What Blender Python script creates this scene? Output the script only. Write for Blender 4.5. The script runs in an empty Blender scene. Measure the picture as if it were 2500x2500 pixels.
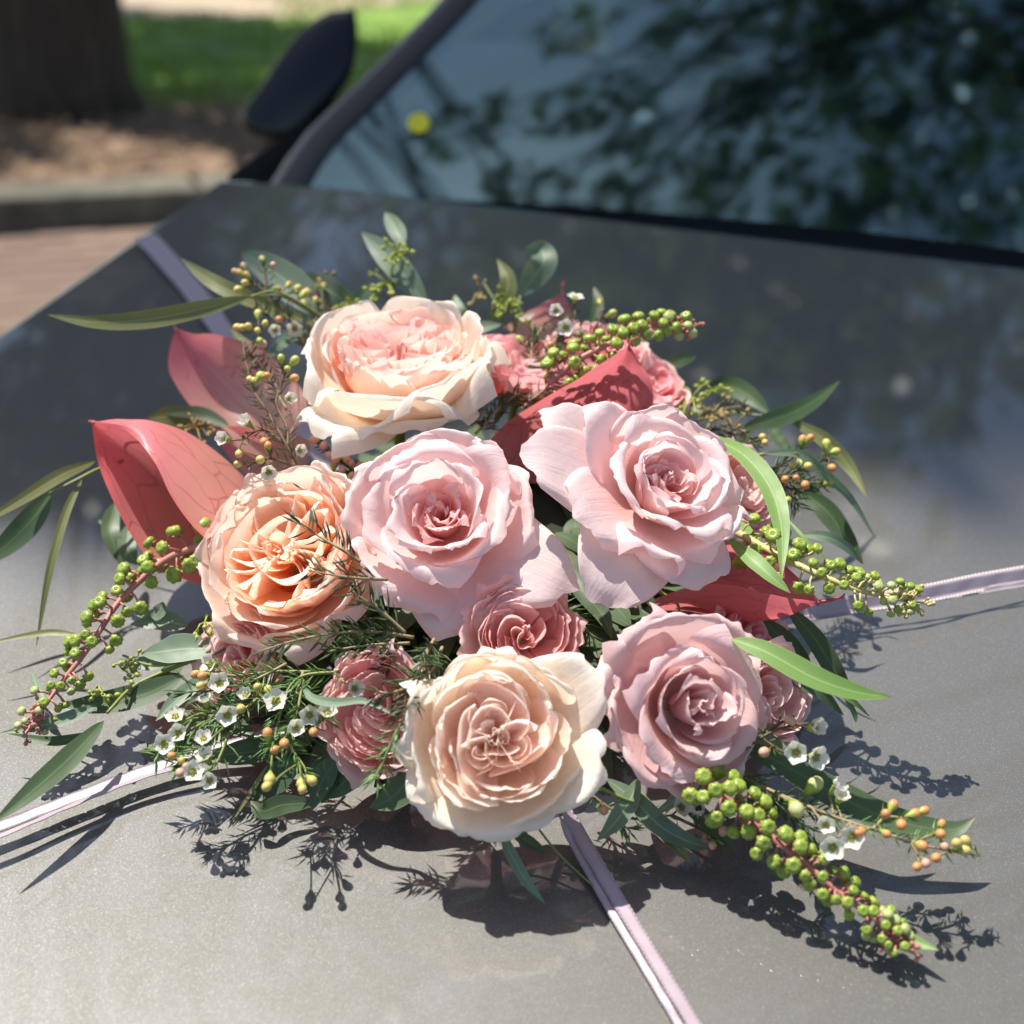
import bpy, math, random
import numpy as np
from mathutils import Vector, Matrix, noise
random.seed(7); np.random.seed(7)
R = math.radians
SC = bpy.context.scene
COL = SC.collection

# ------------------------------------------------------------------ frames
# "bonnet frame": x right, y away, z off the bonnet; TILT turns it into the true world
F = 3434.0
s_ax = np.array([.952, -.306, 0]); r_ax = np.array([.306, .952, 0])
CEN = np.array([-.03, .62, 0])
TILT = np.array(Matrix.Rotation(R(7.5), 3, Vector(s_ax)))
BON = 1.0
def W(p):                                   # bonnet frame -> world
    q = TILT @ (np.asarray(p, float) - CEN)
    return q + np.array([0, 0, BON])
def WD(d): return TILT @ np.asarray(d, float)
def car(s, r, z): return W(CEN + s_ax * s + r_ax * r + np.array([0, 0, z]))
TH = R(33)
FW = np.array([0, math.cos(TH), -math.sin(TH)]); UP = np.array([0, math.sin(TH), math.cos(TH)]); RT = np.array([1., 0, 0])
CAM = np.array([0, 0, .5])
def ray(x, y): return FW + RT * (x - 1250) / F + UP * (1250 - y) / F
def Q(x, y, h):                             # point at a height over the bonnet, bonnet frame
    d = ray(x, y); return CAM + d * ((CAM[2] - h) / -d[2])
def P(x, y, h): return W(Q(x, y, h))
def G(x, y, z=0.):                          # point on the world's ground
    d = WD(ray(x, y)); c = W(CAM); return c + d * ((c[2] - z) / -d[2])
def depth(x, y, h): return (CAM[2] - h) / -ray(x, y)[2]
NB = WD([0, 0, 1]); CW = W(CAM)

# ------------------------------------------------------------------ camera, world, sun
cd = bpy.data.cameras.new('camera'); co = bpy.data.objects.new('camera', cd); COL.objects.link(co)
rt, up, bk = WD(RT), WD(UP), -WD(FW)
co.matrix_world = Matrix(((rt[0], up[0], bk[0], CW[0]), (rt[1], up[1], bk[1], CW[1]), (rt[2], up[2], bk[2], CW[2]), (0, 0, 0, 1)))
cd.sensor_width = 36; cd.lens = 36 * F / 2500
cd.clip_start = .02; cd.clip_end = 400
cd.dof.use_dof = True; cd.dof.focus_distance = .70; cd.dof.aperture_fstop = 5.4
SC.camera = co
SEL, SAZ = R(63), R(-38)
SUN = WD([math.sin(SAZ) * math.cos(SEL), math.cos(SAZ) * math.cos(SEL), math.sin(SEL)])
w = bpy.data.worlds.new('World'); SC.world = w; w.use_nodes = True
nt = w.node_tree; sk = nt.nodes.new('ShaderNodeTexSky'); sk.sky_type = 'NISHITA'; sk.sun_disc = False
sk.dust_density = 1.2; sk.ozone_density = .8; sk.air_density = 1.; sk.sun_elevation = math.asin(SUN[2]); sk.sun_rotation = math.atan2(SUN[0], SUN[1])
bg = nt.nodes['Background']; bg.inputs['Strength'].default_value = .105
nt.links.new(sk.outputs['Color'], bg.inputs['Color'])
ld = bpy.data.lights.new('sun', 'SUN'); ld.energy = 5.0; ld.angle = R(.55); ld.color = (1, .94, .85)
lo = bpy.data.objects.new('sun', ld); COL.objects.link(lo)
lo.rotation_euler = Vector(SUN).to_track_quat('Z', 'Y').to_euler(); lo.location = (0, 0, 12)
SC.view_settings.view_transform = 'Standard'; SC.view_settings.look = 'None'
SC.view_settings.exposure = 0.62; SC.view_settings.gamma = 1; SC.view_settings.use_curve_mapping = False
SC.cycles.max_bounces = 16; SC.cycles.diffuse_bounces = 12; SC.cycles.glossy_bounces = 4; SC.cycles.transparent_max_bounces = 12
SC.cycles.sample_clamp_indirect = 6

# ------------------------------------------------------------------ object helpers
def thing(name, label, cat, loc, group=None):
    o = bpy.data.objects.new(name, None); COL.objects.link(o); o.location = loc; o.empty_display_size = .01
    o['label'] = label; o['category'] = cat
    if group: o['group'] = group
    return o
def wloc(o):
    l = Vector(o.location); p = o.parent
    while p: l = l + p.location; p = p.parent
    return np.array(l)
def me(name, vs, fs, mats, uv=None, smooth=True, mi=None):
    m = bpy.data.meshes.new(name); m.from_pydata([tuple(map(float, v)) for v in vs], [], [tuple(f) for f in fs])
    for k in (mats if isinstance(mats, (list, tuple)) else [mats]): m.materials.append(k)
    if smooth: m.polygons.foreach_set('use_smooth', [True] * len(m.polygons))
    if mi is not None: m.polygons.foreach_set('material_index', mi)
    if uv is not None:
        l = m.uv_layers.new(name='UVMap'); idx = np.zeros(len(m.loops), int); m.loops.foreach_get('vertex_index', idx)
        l.data.foreach_set('uv', np.asarray(uv, float)[idx].ravel())
    m.update(); return m
def obj(name, vs, fs, mats, parent=None, uv=None, smooth=True, mi=None, kind=None):
    vs = np.asarray(vs, float)
    loc = wloc(parent) if parent is not None else vs.mean(0) * 0
    o = bpy.data.objects.new(name, me(name, vs - loc, fs, mats, uv, smooth, mi)); COL.objects.link(o)
    if parent is not None: o.parent = parent
    if kind: o['kind'] = kind
    return o
def inst(name, mesh, mat4, parent):
    o = bpy.data.objects.new(name, mesh); COL.objects.link(o); o.parent = parent
    m = Matrix(mat4); m.translation = m.translation - Vector(wloc(parent)); o.matrix_local = m
    return o
def frame(p, z, sc=1., roll=0., xh=None):
    z = Vector(z).normalized(); a = Vector(xh) if xh is not None else Vector((.31, .77, .55))
    x = (a - z * a.dot(z)).normalized(); y = z.cross(x)
    c, s = math.cos(roll), math.sin(roll); x, y = x * c + y * s, y * c - x * s
    m = Matrix((x * sc, y * sc, z * sc)).transposed().to_4x4(); m.translation = Vector(p); return m
def crv(pts, n):                            # Catmull-Rom through points
    p = np.asarray(pts, float); k = len(p)
    if k == 2: return p[0] + (p[1] - p[0]) * np.linspace(0, 1, n)[:, None]
    e = np.vstack([2 * p[0] - p[1], p, 2 * p[-1] - p[-2]]); out = []
    for t in np.linspace(0, k - 1, n):
        i = min(int(t), k - 2); f = t - i; a, b, c, d = e[i:i + 4]
        out.append(.5 * (2 * b + (c - a) * f + (2 * a - 5 * b + 4 * c - d) * f * f + (3 * b - 3 * c + d - a) * f ** 3))
    return np.array(out)
def gridf(nr, nc, off=0, wrap=False):
    fs = []
    for j in range(nr - 1):
        for i in range(nc if wrap else nc - 1):
            a = off + j * nc + i; b = off + j * nc + (i + 1) % nc
            fs.append((a, b, b + nc, a + nc))
    return fs
class MB:
    def __init__(s): s.v = []; s.f = []; s.uv = []; s.m = []
    def add(s, v, f, uv=None, m=0):
        o = len(s.v); s.v += [tuple(x) for x in v]; s.f += [tuple(i + o for i in q) for q in f]
        s.uv += [tuple(x) for x in uv] if uv is not None else [(0, 0)] * len(v); s.m += [m] * len(f)
    def tube(s, path, rad, n=6, m=0, cap=True):
        path = np.asarray(path, float); k = len(path); rad = np.broadcast_to(rad, (k,))
        t = np.gradient(path, axis=0); t /= np.linalg.norm(t, axis=1)[:, None] + 1e-12
        a = np.array([.3, .2, .93]); vs = []; uv = []
        for i in range(k):
            x = a - t[i] * (a @ t[i])
            if np.linalg.norm(x) < .1: x = np.cross(t[i], [1, 0, 0])
            x /= np.linalg.norm(x); a = x; y = np.cross(t[i], x)
            for q in range(n):
                g = 2 * math.pi * q / n; vs.append(path[i] + rad[i] * (x * math.cos(g) + y * math.sin(g))); uv.append((q / n, i / (k - 1)))
        f = gridf(k, n, 0, True)
        if cap: f += [tuple(range(n - 1, -1, -1)), tuple(range((k - 1) * n, k * n))]
        s.add(vs, f, uv, m)
    def ball(s, c, r, z=None, el=1., nu=8, nv=6, m=0):
        M = frame(c, z if z is not None else (0, 0, 1)); vs = []
        for j in range(nv + 1):
            p = math.pi * j / nv
            for i in range(nu):
                q = 2 * math.pi * i / nu
                vs.append(M @ Vector((r * math.sin(p) * math.cos(q), r * math.sin(p) * math.sin(q), r * el * math.cos(p))))
        s.add(vs, gridf(nv + 1, nu, 0, True), None, m)
    def box(s, c, x, y, z, m=0):            # centre and three half-axes
        c, x, y, z = map(np.asarray, (c, x, y, z)); v = [c + x * a + y * b + z * d for a in (-1, 1) for b in (-1, 1) for d in (-1, 1)]
        s.add(v, [(0, 1, 3, 2), (4, 6, 7, 5), (0, 4, 5, 1), (2, 3, 7, 6), (0, 2, 6, 4), (1, 5, 7, 3)], None, m)
    def obj(s, name, mats, parent=None, **k): return obj(name, s.v, s.f, mats, parent, s.uv, mi=s.m, **k)
def loft(curves, nu, nv):                   # curves across u, each base -> tip
    cs = [crv(c, nv) for c in curves]
    rows = [crv([c[j] for c in cs], nu) for j in range(nv)]
    v = [p for r_ in rows for p in r_]; uv = [(i / (nu - 1), j / (nv - 1)) for j in range(nv) for i in range(nu)]
    return v, gridf(nv, nu), uv

# ------------------------------------------------------------------ materials
def srgb(r, g, b):
    f = lambda c: c / 12.92 if c <= .04045 else ((c + .055) / 1.055) ** 2.4
    return (f(r / 255), f(g / 255), f(b / 255), 1)
class NT:
    def __init__(s, name):
        s.mat = bpy.data.materials.new(name); s.mat.use_nodes = True; s.t = s.mat.node_tree; s.n = s.t.nodes; s.L = s.t.links
        s.p = s.n['Principled BSDF']; s.out = s.n['Material Output']
    def new(s, ty, **k):
        n = s.n.new(ty)
        for a, b in k.items(): setattr(n, a, b)
        return n
    def put(s, sock, val):
        if hasattr(val, 'is_output') or isinstance(val, bpy.types.NodeSocket): s.L.new(val, sock)
        else: sock.default_value = val
    def math(s, op, a, b=0., c=None, clamp=False):
        n = s.new('ShaderNodeMath', operation=op, use_clamp=clamp); s.put(n.inputs[0], a); s.put(n.inputs[1], b)
        if c is not None: s.put(n.inputs[2], c)
        return n.outputs[0]
    def mix(s, fac, a, b, bl='MIX'):
        n = s.new('ShaderNodeMix', data_type='RGBA', blend_type=bl); s.put(n.inputs[0], fac); s.put(n.inputs[6], a); s.put(n.inputs[7], b); return n.outputs[2]
    def ramp(s, fac, stops):
        n = s.new('ShaderNodeValToRGB'); e = n.color_ramp.elements
        while len(e) < len(stops): e.new(.5)
        for i, (p, c) in enumerate(stops): e[i].position = p; e[i].color = c if len(c) == 4 else (*c, 1)
        s.put(n.inputs[0], fac); return n.outputs[0]
    def noise(s, vec, scale, detail=3., rough=.5, d='3D'):
        n = s.new('ShaderNodeTexNoise', noise_dimensions=d); s.put(n.inputs['Vector'], vec); n.inputs['Scale'].default_value = scale
        n.inputs['Detail'].default_value = detail; n.inputs['Roughness'].default_value = rough; return n.outputs[0]
    def map(s, vec, scale): 
        n = s.new('ShaderNodeMapping'); s.L.new(vec, n.inputs[0]); n.inputs['Scale'].default_value = scale; return n.outputs[0]
    def bump(s, h, strength, dist=.001):
        n = s.new('ShaderNodeBump'); s.put(n.inputs['Height'], h); n.inputs['Strength'].default_value = strength; n.inputs['Distance'].default_value = dist
        s.L.new(n.outputs[0], s.p.inputs['Normal']); return n.outputs[0]
    def col(s, c): s.put(s.p.inputs['Base Color'], c)
    def set(s, **k):
        for a, b in k.items(): s.put(s.p.inputs[a.replace('_', ' ')], b)
    def translucent(s, col, fac):
        t = s.new('ShaderNodeBsdfTranslucent'); s.put(t.inputs[0], col); m = s.new('ShaderNodeMixShader'); s.put(m.inputs[0], fac)
        s.L.new(s.p.outputs[0], m.inputs[1]); s.L.new(t.outputs[0], m.inputs[2]); s.L.new(m.outputs[0], s.out.inputs[0])
    @property
    def uv(s): return s.new('ShaderNodeTexCoord').outputs['UV']
    @property
    def oc(s): return s.new('ShaderNodeTexCoord').outputs['Object']
    def sep(s, v):
        n = s.new('ShaderNodeSeparateXYZ'); s.L.new(v, n.inputs[0]); return n.outputs
    @property
    def rnd(s): return s.new('ShaderNodeObjectInfo').outputs['Random']
def plain(name, c, rough=.5, **k):
    t = NT(name); n = t.noise(t.oc, 60, 3); t.col(t.mix(n, tuple(x * .8 for x in c[:3]) + (1,), tuple(min(1, x * 1.15) for x in c[:3]) + (1,)))
    t.set(Roughness=rough, **k); return t.mat

def petal_mat(name, stops, vein, trans=.44, blem=.5):
    t = NT(name); uv = t.uv; s = t.sep(uv); base = t.ramp(s[1], stops)
    v1 = t.noise(t.map(uv, (38, 2.2, 1)), 1., 3, .6); base = t.mix(t.math('MULTIPLY', t.math('GREATER_THAN', v1, 0), t.math('MULTIPLY', v1, .34)), base, vein)
    n2 = t.noise(t.oc, 130, 3, .6); base = t.mix(t.math('MULTIPLY', t.math('SUBTRACT', n2, .42, clamp=True), .5), base, stops[-1][1])
    # small bruises along the rim
    ed = t.math('GREATER_THAN', s[1], .9); b = t.math('MULTIPLY', t.math('SUBTRACT', t.noise(t.oc, 95, 4, .7), .62, clamp=True), 5., clamp=True)
    base = t.mix(t.math('MULTIPLY', t.math('MULTIPLY', ed, b), blem), base, srgb(176, 140, 84))
    hs = t.new('ShaderNodeHueSaturation'); t.put(hs.inputs['Color'], base); t.put(hs.inputs['Value'], t.math('MULTIPLY_ADD', t.rnd, .12, .94)); base = hs.outputs[0]
    t.col(base); t.set(Roughness=.55, Specular_IOR_Level=.3, Sheen_Weight=.15, Sheen_Roughness=.4)
    t.bump(t.math('ADD', v1, t.noise(t.oc, 260, 2)), .5, .0006)
    t.translucent(t.mix(.3, base, (1, .93, .88, 1)), trans); return t.mat
CREAM = petal_mat('cream_petal', [(0, srgb(250, 234, 192)), (.45, srgb(253, 242, 222)), (1, srgb(254, 249, 239))], srgb(246, 222, 196))
BLUSH = petal_mat('blush_petal', [(0, srgb(255, 226, 206)), (.5, srgb(255, 238, 228)), (.8, srgb(255, 242, 232)), (1, srgb(255, 247, 240))], srgb(252, 222, 212), .5)
ROSY = petal_mat('rosy_petal', [(0, srgb(252, 176, 146)), (.5, srgb(253, 208, 194)), (.85, srgb(254, 226, 216)), (1, srgb(255, 238, 230))], srgb(250, 196, 186), .42)
PEACH = petal_mat('peach_petal', [(0, srgb(255, 160, 66)), (.45, srgb(255, 206, 148)), (.85, srgb(255, 232, 208)), (1, srgb(255, 240, 228))], srgb(255, 210, 172), .62)
PEACHO = petal_mat('peach_outer_petal', [(0, srgb(253, 220, 170)), (.5, srgb(254, 230, 210)), (1, srgb(255, 238, 228))], srgb(252, 220, 208), .5)
MAUVE = petal_mat('mauve_petal', [(0, srgb(251, 220, 200)), (.4, srgb(250, 225, 223)), (1, srgb(251, 232, 232))], srgb(245, 213, 213), .46)
MAUVI = petal_mat('mauve_inner_petal', [(0, srgb(242, 168, 160)), (.5, srgb(248, 204, 198)), (1, srgb(251, 222, 220))], srgb(236, 174, 176), .48)
LILAC = petal_mat('shaded_petal', [(0, srgb(228, 200, 166)), (.35, srgb(236, 200, 198)), (1, srgb(241, 212, 211))], srgb(226, 186, 186), .36, .7)  # mauve petals toned down: the anthurium's shade is put into the colour
PINK = petal_mat('spray_petal', [(0, srgb(252, 186, 166)), (.5, srgb(252, 212, 206)), (1, srgb(253, 228, 225))], srgb(242, 180, 182), .5)
HOT = petal_mat('coral_petal', [(0, srgb(250, 146, 112)), (.5, srgb(250, 176, 170)), (1, srgb(252, 208, 214))], srgb(244, 160, 172), .5)
DUST = petal_mat('dusty_petal', [(0, srgb(250, 192, 176)), (.5, srgb(249, 204, 198)), (1, srgb(250, 216, 213))], srgb(232, 164, 166), .5)

def leaf_mat(name, a, b, rib, trans=.22, rough=.5):
    t = NT(name); uv = t.uv; s = t.sep(uv); u = t.math('ABSOLUTE', t.math('SUBTRACT', s[0], .5))
    base = t.mix(t.rnd, a, b); n = t.noise(t.oc, 70, 4, .6); base = t.mix(t.math('MULTIPLY', n, .35), base, tuple(x * .6 for x in a[:3]) + (1,))
    # side veins run obliquely to the rim
    wv = t.math('SINE', t.math('MULTIPLY', t.math('SUBTRACT', s[1], t.math('MULTIPLY', u, .35)), 170.)); vn = t.math('MULTIPLY', t.math('GREATER_THAN', wv, .75), .18)
    base = t.mix(vn, base, rib); mid = t.math('LESS_THAN', u, .035); base = t.mix(t.math('MULTIPLY', mid, .75), base, rib)
    edge = t.math('GREATER_THAN', u, .47); base = t.mix(t.math('MULTIPLY', edge, .5), base, rib)
    sp = t.math('MULTIPLY', t.math('SUBTRACT', t.noise(t.oc, 210, 3, .6), .64, clamp=True), 6., clamp=True); base = t.mix(t.math('MULTIPLY', sp, .45), base, (.16, .1, .04, 1))
    tp = t.math('MULTIPLY', t.math('SUBTRACT', t.math('ADD', s[1], t.math('MULTIPLY', n, .08)), .96, clamp=True), 9., clamp=True); base = t.mix(tp, base, (.2, .11, .04, 1))
    t.col(base); t.set(Roughness=t.math('MULTIPLY_ADD', n, .25, rough - .12)); t.bump(t.math('ADD', t.math('MULTIPLY', mid, -1.), n), .3, .0006)
    t.translucent(t.mix(.45, base, (.28, .5, .05, 1)), trans); return t.mat
EUC = leaf_mat('eucalyptus_leaf', (.13, .2, .13, 1), (.19, .27, .185, 1), (.34, .42, .27, 1), .25)
DARK = leaf_mat('shaded_leaf', (.045, .085, .035, 1), (.07, .12, .055, 1), (.12, .17, .06, 1), .15)  # leaves in shade: the shade is painted in as a darker green
LIME = leaf_mat('sunlit_leaf', (.17, .32, .07, 1), (.2, .36, .09, 1), (.36, .5, .2, 1), .35)  # leaves in sun: the sunlit glow is painted in as a brighter green
OLIVE = leaf_mat('olive_leaf', (.14, .16, .05, 1), (.17, .185, .065, 1), (.35, .34, .14, 1), .2)
NEED = plain('needle_green', (.05, .1, .03), .5); NEEDL = plain('needle_light', (.1, .2, .045), .5); NEEDD = plain('needle_olive', (.06, .065, .028), .55)
STEM = plain('green_stem', (.2, .24, .06), .5); STEMB = plain('brown_stem', (.12, .075, .03), .6); STEMP = plain('pink_stem', (.48, .2, .16), .45); STEMT = plain('tan_stem', (.3, .24, .12), .6)
SEED = plain('seed_green', (.32, .38, .06), .45); SEEDT = plain('seed_tan', (.3, .22, .08), .6)
BUDO = plain('bud_orange', (.6, .27, .1), .4); BUDY = plain('bud_yellow', (.58, .46, .14), .4); BUDG = plain('bud_green', (.38, .44, .1), .4); BUDP = plain('bud_pink', (.62, .34, .24), .4)
t = NT('berry_green'); n = t.math('ADD', t.math('MULTIPLY', t.noise(t.oc, 3, 3), .5), t.math('MULTIPLY', t.rnd, .6)); t.col(t.mix(n, (.19, .29, .03, 1), (.30, .37, .06, 1))); t.set(Roughness=.36, Subsurface_Weight=.15, Subsurface_Radius=(.3, .6, .1), Subsurface_Scale=.002); BERRY = t.mat
t = NT('berry_young'); n = t.noise(t.oc, 3, 3); t.col(t.mix(n, (.3, .4, .1, 1), (.45, .48, .22, 1))); t.set(Roughness=.35); BERRYY = t.mat
t = NT('white_petal'); s = t.sep(t.uv); c = t.ramp(s[1], [(0, (.6, .62, .3, 1)), (.3, (.8, .78, .66, 1)), (1, (.84, .82, .76, 1))]); t.col(c); t.set(Roughness=.5); t.translucent(c, .3); WHITE = t.mat
CALYX = plain('calyx_green', (.32, .42, .06), .45); DISC = plain('flower_disc', (.3, .26, .05), .6)

def spathe_mat(name, tip, mid, base, vein, trans=.46):
    t = NT(name); uv = t.uv; s = t.sep(uv); u = t.math('ABSOLUTE', t.math('SUBTRACT', s[0], .5))
    c = t.ramp(s[1], [(0, base), (.3, base), (.62, mid), (1, tip)])
    c = t.mix(t.math('MULTIPLY', t.noise(t.oc, 45, 4, .6), .4), c, mid)
    wob = t.new('ShaderNodeVectorMath', operation='MULTIPLY_ADD'); nz = t.new('ShaderNodeTexNoise'); t.L.new(uv, nz.inputs[0]); nz.inputs['Scale'].default_value = 5
    t.L.new(nz.outputs['Color'], wob.inputs[0]); wob.inputs[1].default_value = (.09, .09, 0); t.L.new(uv, wob.inputs[2])
    vo = t.new('ShaderNodeTexVoronoi', feature='DISTANCE_TO_EDGE'); t.L.new(t.map(wob.outputs[0], (9, 3.2, 1)), vo.inputs['Vector']); vo.inputs['Scale'].default_value = 1.
    ve = t.math('SUBTRACT', 1., t.math('MULTIPLY', vo.outputs['Distance'], 34.), clamp=True)
    c = t.mix(t.math('MULTIPLY', ve, .42), c, vein)
    md = t.math('SUBTRACT', 1., t.math('MULTIPLY', u, 60.), clamp=True); c = t.mix(t.math('MULTIPLY', md, .5), c, tip)
    rim = t.math('GREATER_THAN', u, .485); c = t.mix(t.math('MULTIPLY', rim, .6), c, srgb(232, 120, 110))
    t.col(c); t.set(Roughness=.42, Coat_Weight=.15, Coat_Roughness=.3)
    t.bump(t.math('ADD', t.math('MULTIPLY', ve, -.6), t.noise(t.oc, 160, 2)), .3, .0006); t.translucent(c, trans); return t.mat
SPA = spathe_mat('anthurium_pink', srgb(234, 120, 136), srgb(238, 148, 158), srgb(236, 194, 174), srgb(172, 70, 78))
SPB = spathe_mat('anthurium_red', srgb(222, 106, 116), srgb(220, 126, 132), srgb(204, 142, 126), srgb(128, 40, 48), .30)
SPC = spathe_mat('anthurium_crimson', srgb(226, 122, 132), srgb(216, 120, 130), srgb(206, 122, 124), srgb(136, 48, 60), .52)

t = NT('satin_ribbon'); s = t.sep(t.uv); u = t.math('ABSOLUTE', t.math('SUBTRACT', s[0], .5))
c = t.mix(t.math('GREATER_THAN', u, .41), (.37, .295, .335, 1), (.44, .37, .40, 1))
st = t.math('SINE', t.math('MULTIPLY', s[1], 2600.)); pk = t.noise(t.map(t.uv, (1.2, 45, 1)), 1., 3); t.col(c)
t.set(Roughness=.42, Anisotropic=.4, Sheen_Weight=.25, Specular_IOR_Level=.6); t.bump(t.math('MULTIPLY', t.math('GREATER_THAN', u, .40), st), .6, .0006); RIB = t.mat

# car paint: flakes under clear coat
t = NT('grey_metallic_paint'); oc = t.oc
vo = t.new('ShaderNodeTexVoronoi'); t.L.new(oc, vo.inputs['Vector']); vo.inputs['Scale'].default_value = 2400.
fl = t.sep(vo.outputs['Color']); k = t.math('POWER', fl[0], 8.)
base = t.mix(k, (.112, .111, .106, 1), (.25, .24, .215, 1)); base = t.mix(t.math('MULTIPLY', t.noise(oc, 420, 2), .22), base, (.11, .108, .106, 1)); t.col(base)
nm = t.new('ShaderNodeNormalMap'); nm.space = 'OBJECT'
vm = t.new('ShaderNodeVectorMath', operation='MULTIPLY_ADD'); t.L.new(vo.outputs['Color'], vm.inputs[0]); vm.inputs[1].default_value = (.10, .10, .10)
sb = t.new('ShaderNodeVectorMath', operation='SUBTRACT'); ge = t.new('ShaderNodeNewGeometry'); t.L.new(ge.outputs['Normal'], sb.inputs[0]); sb.inputs[1].default_value = (.05, .05, .05)
t.L.new(sb.outputs[0], vm.inputs[2]); nz = t.new('ShaderNodeVectorMath', operation='NORMALIZE'); t.L.new(vm.outputs[0], nz.inputs[0])
t.L.new(nz.outputs[0], t.p.inputs['Normal'])
t.set(Metallic=.5, Roughness=.55, Coat_Weight=1., Coat_Roughness=.035, Coat_IOR=1.62); PAINT = t.mat
BLK = plain('black_plastic', (.012, .012, .014), .35); RUB = plain('black_rubber', (.015, .016, .02), .5)
t = NT('gloss_black'); t.col((.006, .006, .008, 1)); t.set(Roughness=.2, Specular_IOR_Level=.45); GLOSS = t.mat
INT = plain('cabin_fabric', (.035, .037, .04), .8); INTG = plain('cabin_trim', (.3, .34, .33), .5)
t = NT('windscreen_glass'); tr = t.new('ShaderNodeBsdfTransparent'); tr.inputs[0].default_value = (.62, .8, .78, 1); gl = t.new('ShaderNodeBsdfGlossy'); gl.inputs['Color'].default_value = (.42, .73, .90, 1); gl.inputs['Roughness'].default_value = .04
fr = t.new('ShaderNodeFresnel'); fr.inputs[0].default_value = 2.05; mx = t.new('ShaderNodeMixShader'); t.L.new(fr.outputs[0], mx.inputs[0]); t.L.new(tr.outputs[0], mx.inputs[1]); t.L.new(gl.outputs[0], mx.inputs[2]); t.L.new(mx.outputs[0], t.out.inputs[0]); GLASS = t.mat
STK = plain('yellow_sticker', (.75, .68, .03), .5); STK.node_tree.nodes['Principled BSDF'].inputs['Specular IOR Level'].default_value = .2
t = NT('bark'); n = t.noise(t.map(t.oc, (9, 9, 1.6)), 1.5, 6, .7); t.col(t.ramp(n, [(.25, (.025, .017, .012, 1)), (.55, (.085, .06, .04, 1)), (.8, (.2, .155, .11, 1))])); t.set(Roughness=.9); t.bump(n, 1., .05); BARK = t.mat
def foliage(name, a, b):
    t = NT(name); g = t.new('ShaderNodeNewGeometry'); c = t.mix(g.outputs['Random Per Island'], a, b); t.col(c); t.set(Roughness=.4); t.translucent(t.mix(.5, c, (.2, .3, .03, 1)), .35); return t.mat
FOL = foliage('tree_foliage', (.03, .06, .018, 1), (.07, .115, .03, 1)); FOLG = foliage('sunlit_foliage', (.1, .13, .09, 1), (.2, .22, .16, 1))  # FOLG: leaf colour lightened, sunlight on the leaves painted in
t = NT('lawn'); n = t.noise(t.oc, 3, 5, .6); t.col(t.ramp(n, [(.3, (.07, .14, .025, 1)), (.6, (.2, .34, .05, 1)), (.8, (.28, .34, .09, 1))])); t.set(Roughness=.9); LAWN = t.mat
GRASS = foliage('grass_blade', (.16, .29, .03, 1), (.33, .45, .09, 1))
t = NT('mulch'); n = t.noise(t.oc, 9, 6, .7); t.col(t.ramp(n, [(.3, (.07, .045, .03, 1)), (.5, (.2, .13, .08, 1)), (.75, (.38, .27, .18, 1))])); t.set(Roughness=.95); t.bump(n, 1, .05); MULCH = t.mat
t = NT('kerb_stone'); n = t.noise(t.oc, 6, 6, .7); t.col(t.ramp(n, [(.3, (.05, .048, .036, 1)), (.6, (.14, .13, .10, 1)), (.8, (.24, .225, .18, 1))])); t.set(Roughness=.9); t.bump(n, .6, .02); KERB = t.mat
t = NT('paver_brick'); n = t.noise(t.oc, 8, 5, .6); c = t.mix(t.rnd, (.15, .095, .075, 1), (.22, .155, .115, 1)); t.col(t.mix(t.math('MULTIPLY', n, .6), c, (.13, .095, .075, 1))); t.set(Roughness=.9); t.bump(n, .5, .01); BRICK = t.mat
t = NT('asphalt'); n = t.noise(t.oc, 40, 5, .7); t.col(t.mix(n, (.03, .03, .03, 1), (.09, .085, .08, 1))); t.set(Roughness=.9); ASPH = t.mat
t = NT('sandy_path'); n = t.noise(t.oc, 5, 5, .6); t.col(t.mix(n, (.3, .24, .17, 1), (.46, .38, .28, 1))); t.set(Roughness=.95); PATH = t.mat

# ------------------------------------------------------------------ ground
def sheet(name, pts, z, mat, kind='structure', th=None):
    p = [(x, y, z) for x, y in pts]; f = [tuple(range(len(p)))]
    if th:
        k = len(p); p += [(x, y, z - th) for x, y in pts]; f += [(i, i + k, (i + 1) % k + k, (i + 1) % k) for i in range(k)]
    return obj(name, p, f, mat, None, smooth=False, kind=kind)
sheet('road', [(-90, -90), (90, -90), (90, 90), (-90, 90)], 0, ASPH)
# the kerb line runs along the car's length axis, on its near (image left) side
k0 = G(0, 585)[:2]; kd = G(420, 560)[:2] - k0; kd = kd / np.linalg.norm(kd); kn = np.array([-kd[1], kd[0]])
KH = .15
def kk(a, b): return tuple(k0 + kd * a + kn * b)
kerb_parts = []
kb = obj('kerb', *(lambda m: (m.v, m.f))((lambda m: (m.box([*kk(0, 7.02), -.02], [kd[0] * 40, kd[1] * 40, 0], [kn[0] * 6.8, kn[1] * 6.8, 0], [0, 0, .05]), m)[1])(MB())), KERB, None, smooth=False, kind='structure')
kb.name = 'kerb_bed'
kerb = thing('kerb', 'weathered grey stone kerb beside the mulch verge', 'kerb', (*kk(0, .1), 0))
mb = MB(); mb.box([0, 0, 0], [.44, 0, 0], [0, .13, 0], [0, 0, KH / 2 + .02]); km = me('kerb_stone', mb.v, mb.f, KERB, smooth=False)
for i in range(-9, 12):
    a = math.atan2(kd[1], kd[0]) + random.uniform(-.006, .006)
    M = Matrix.Translation((*kk(i * .9 + .3, .13 + random.uniform(-.008, .008)), KH / 2 - .02 + random.uniform(-.006, .006))) @ Matrix.Rotation(a, 4, 'Z')
    o = inst('kerb_stone', km, M, kerb); b = o.modifiers.new('bevel', 'BEVEL'); b.width = .02; b.segments = 2
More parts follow.
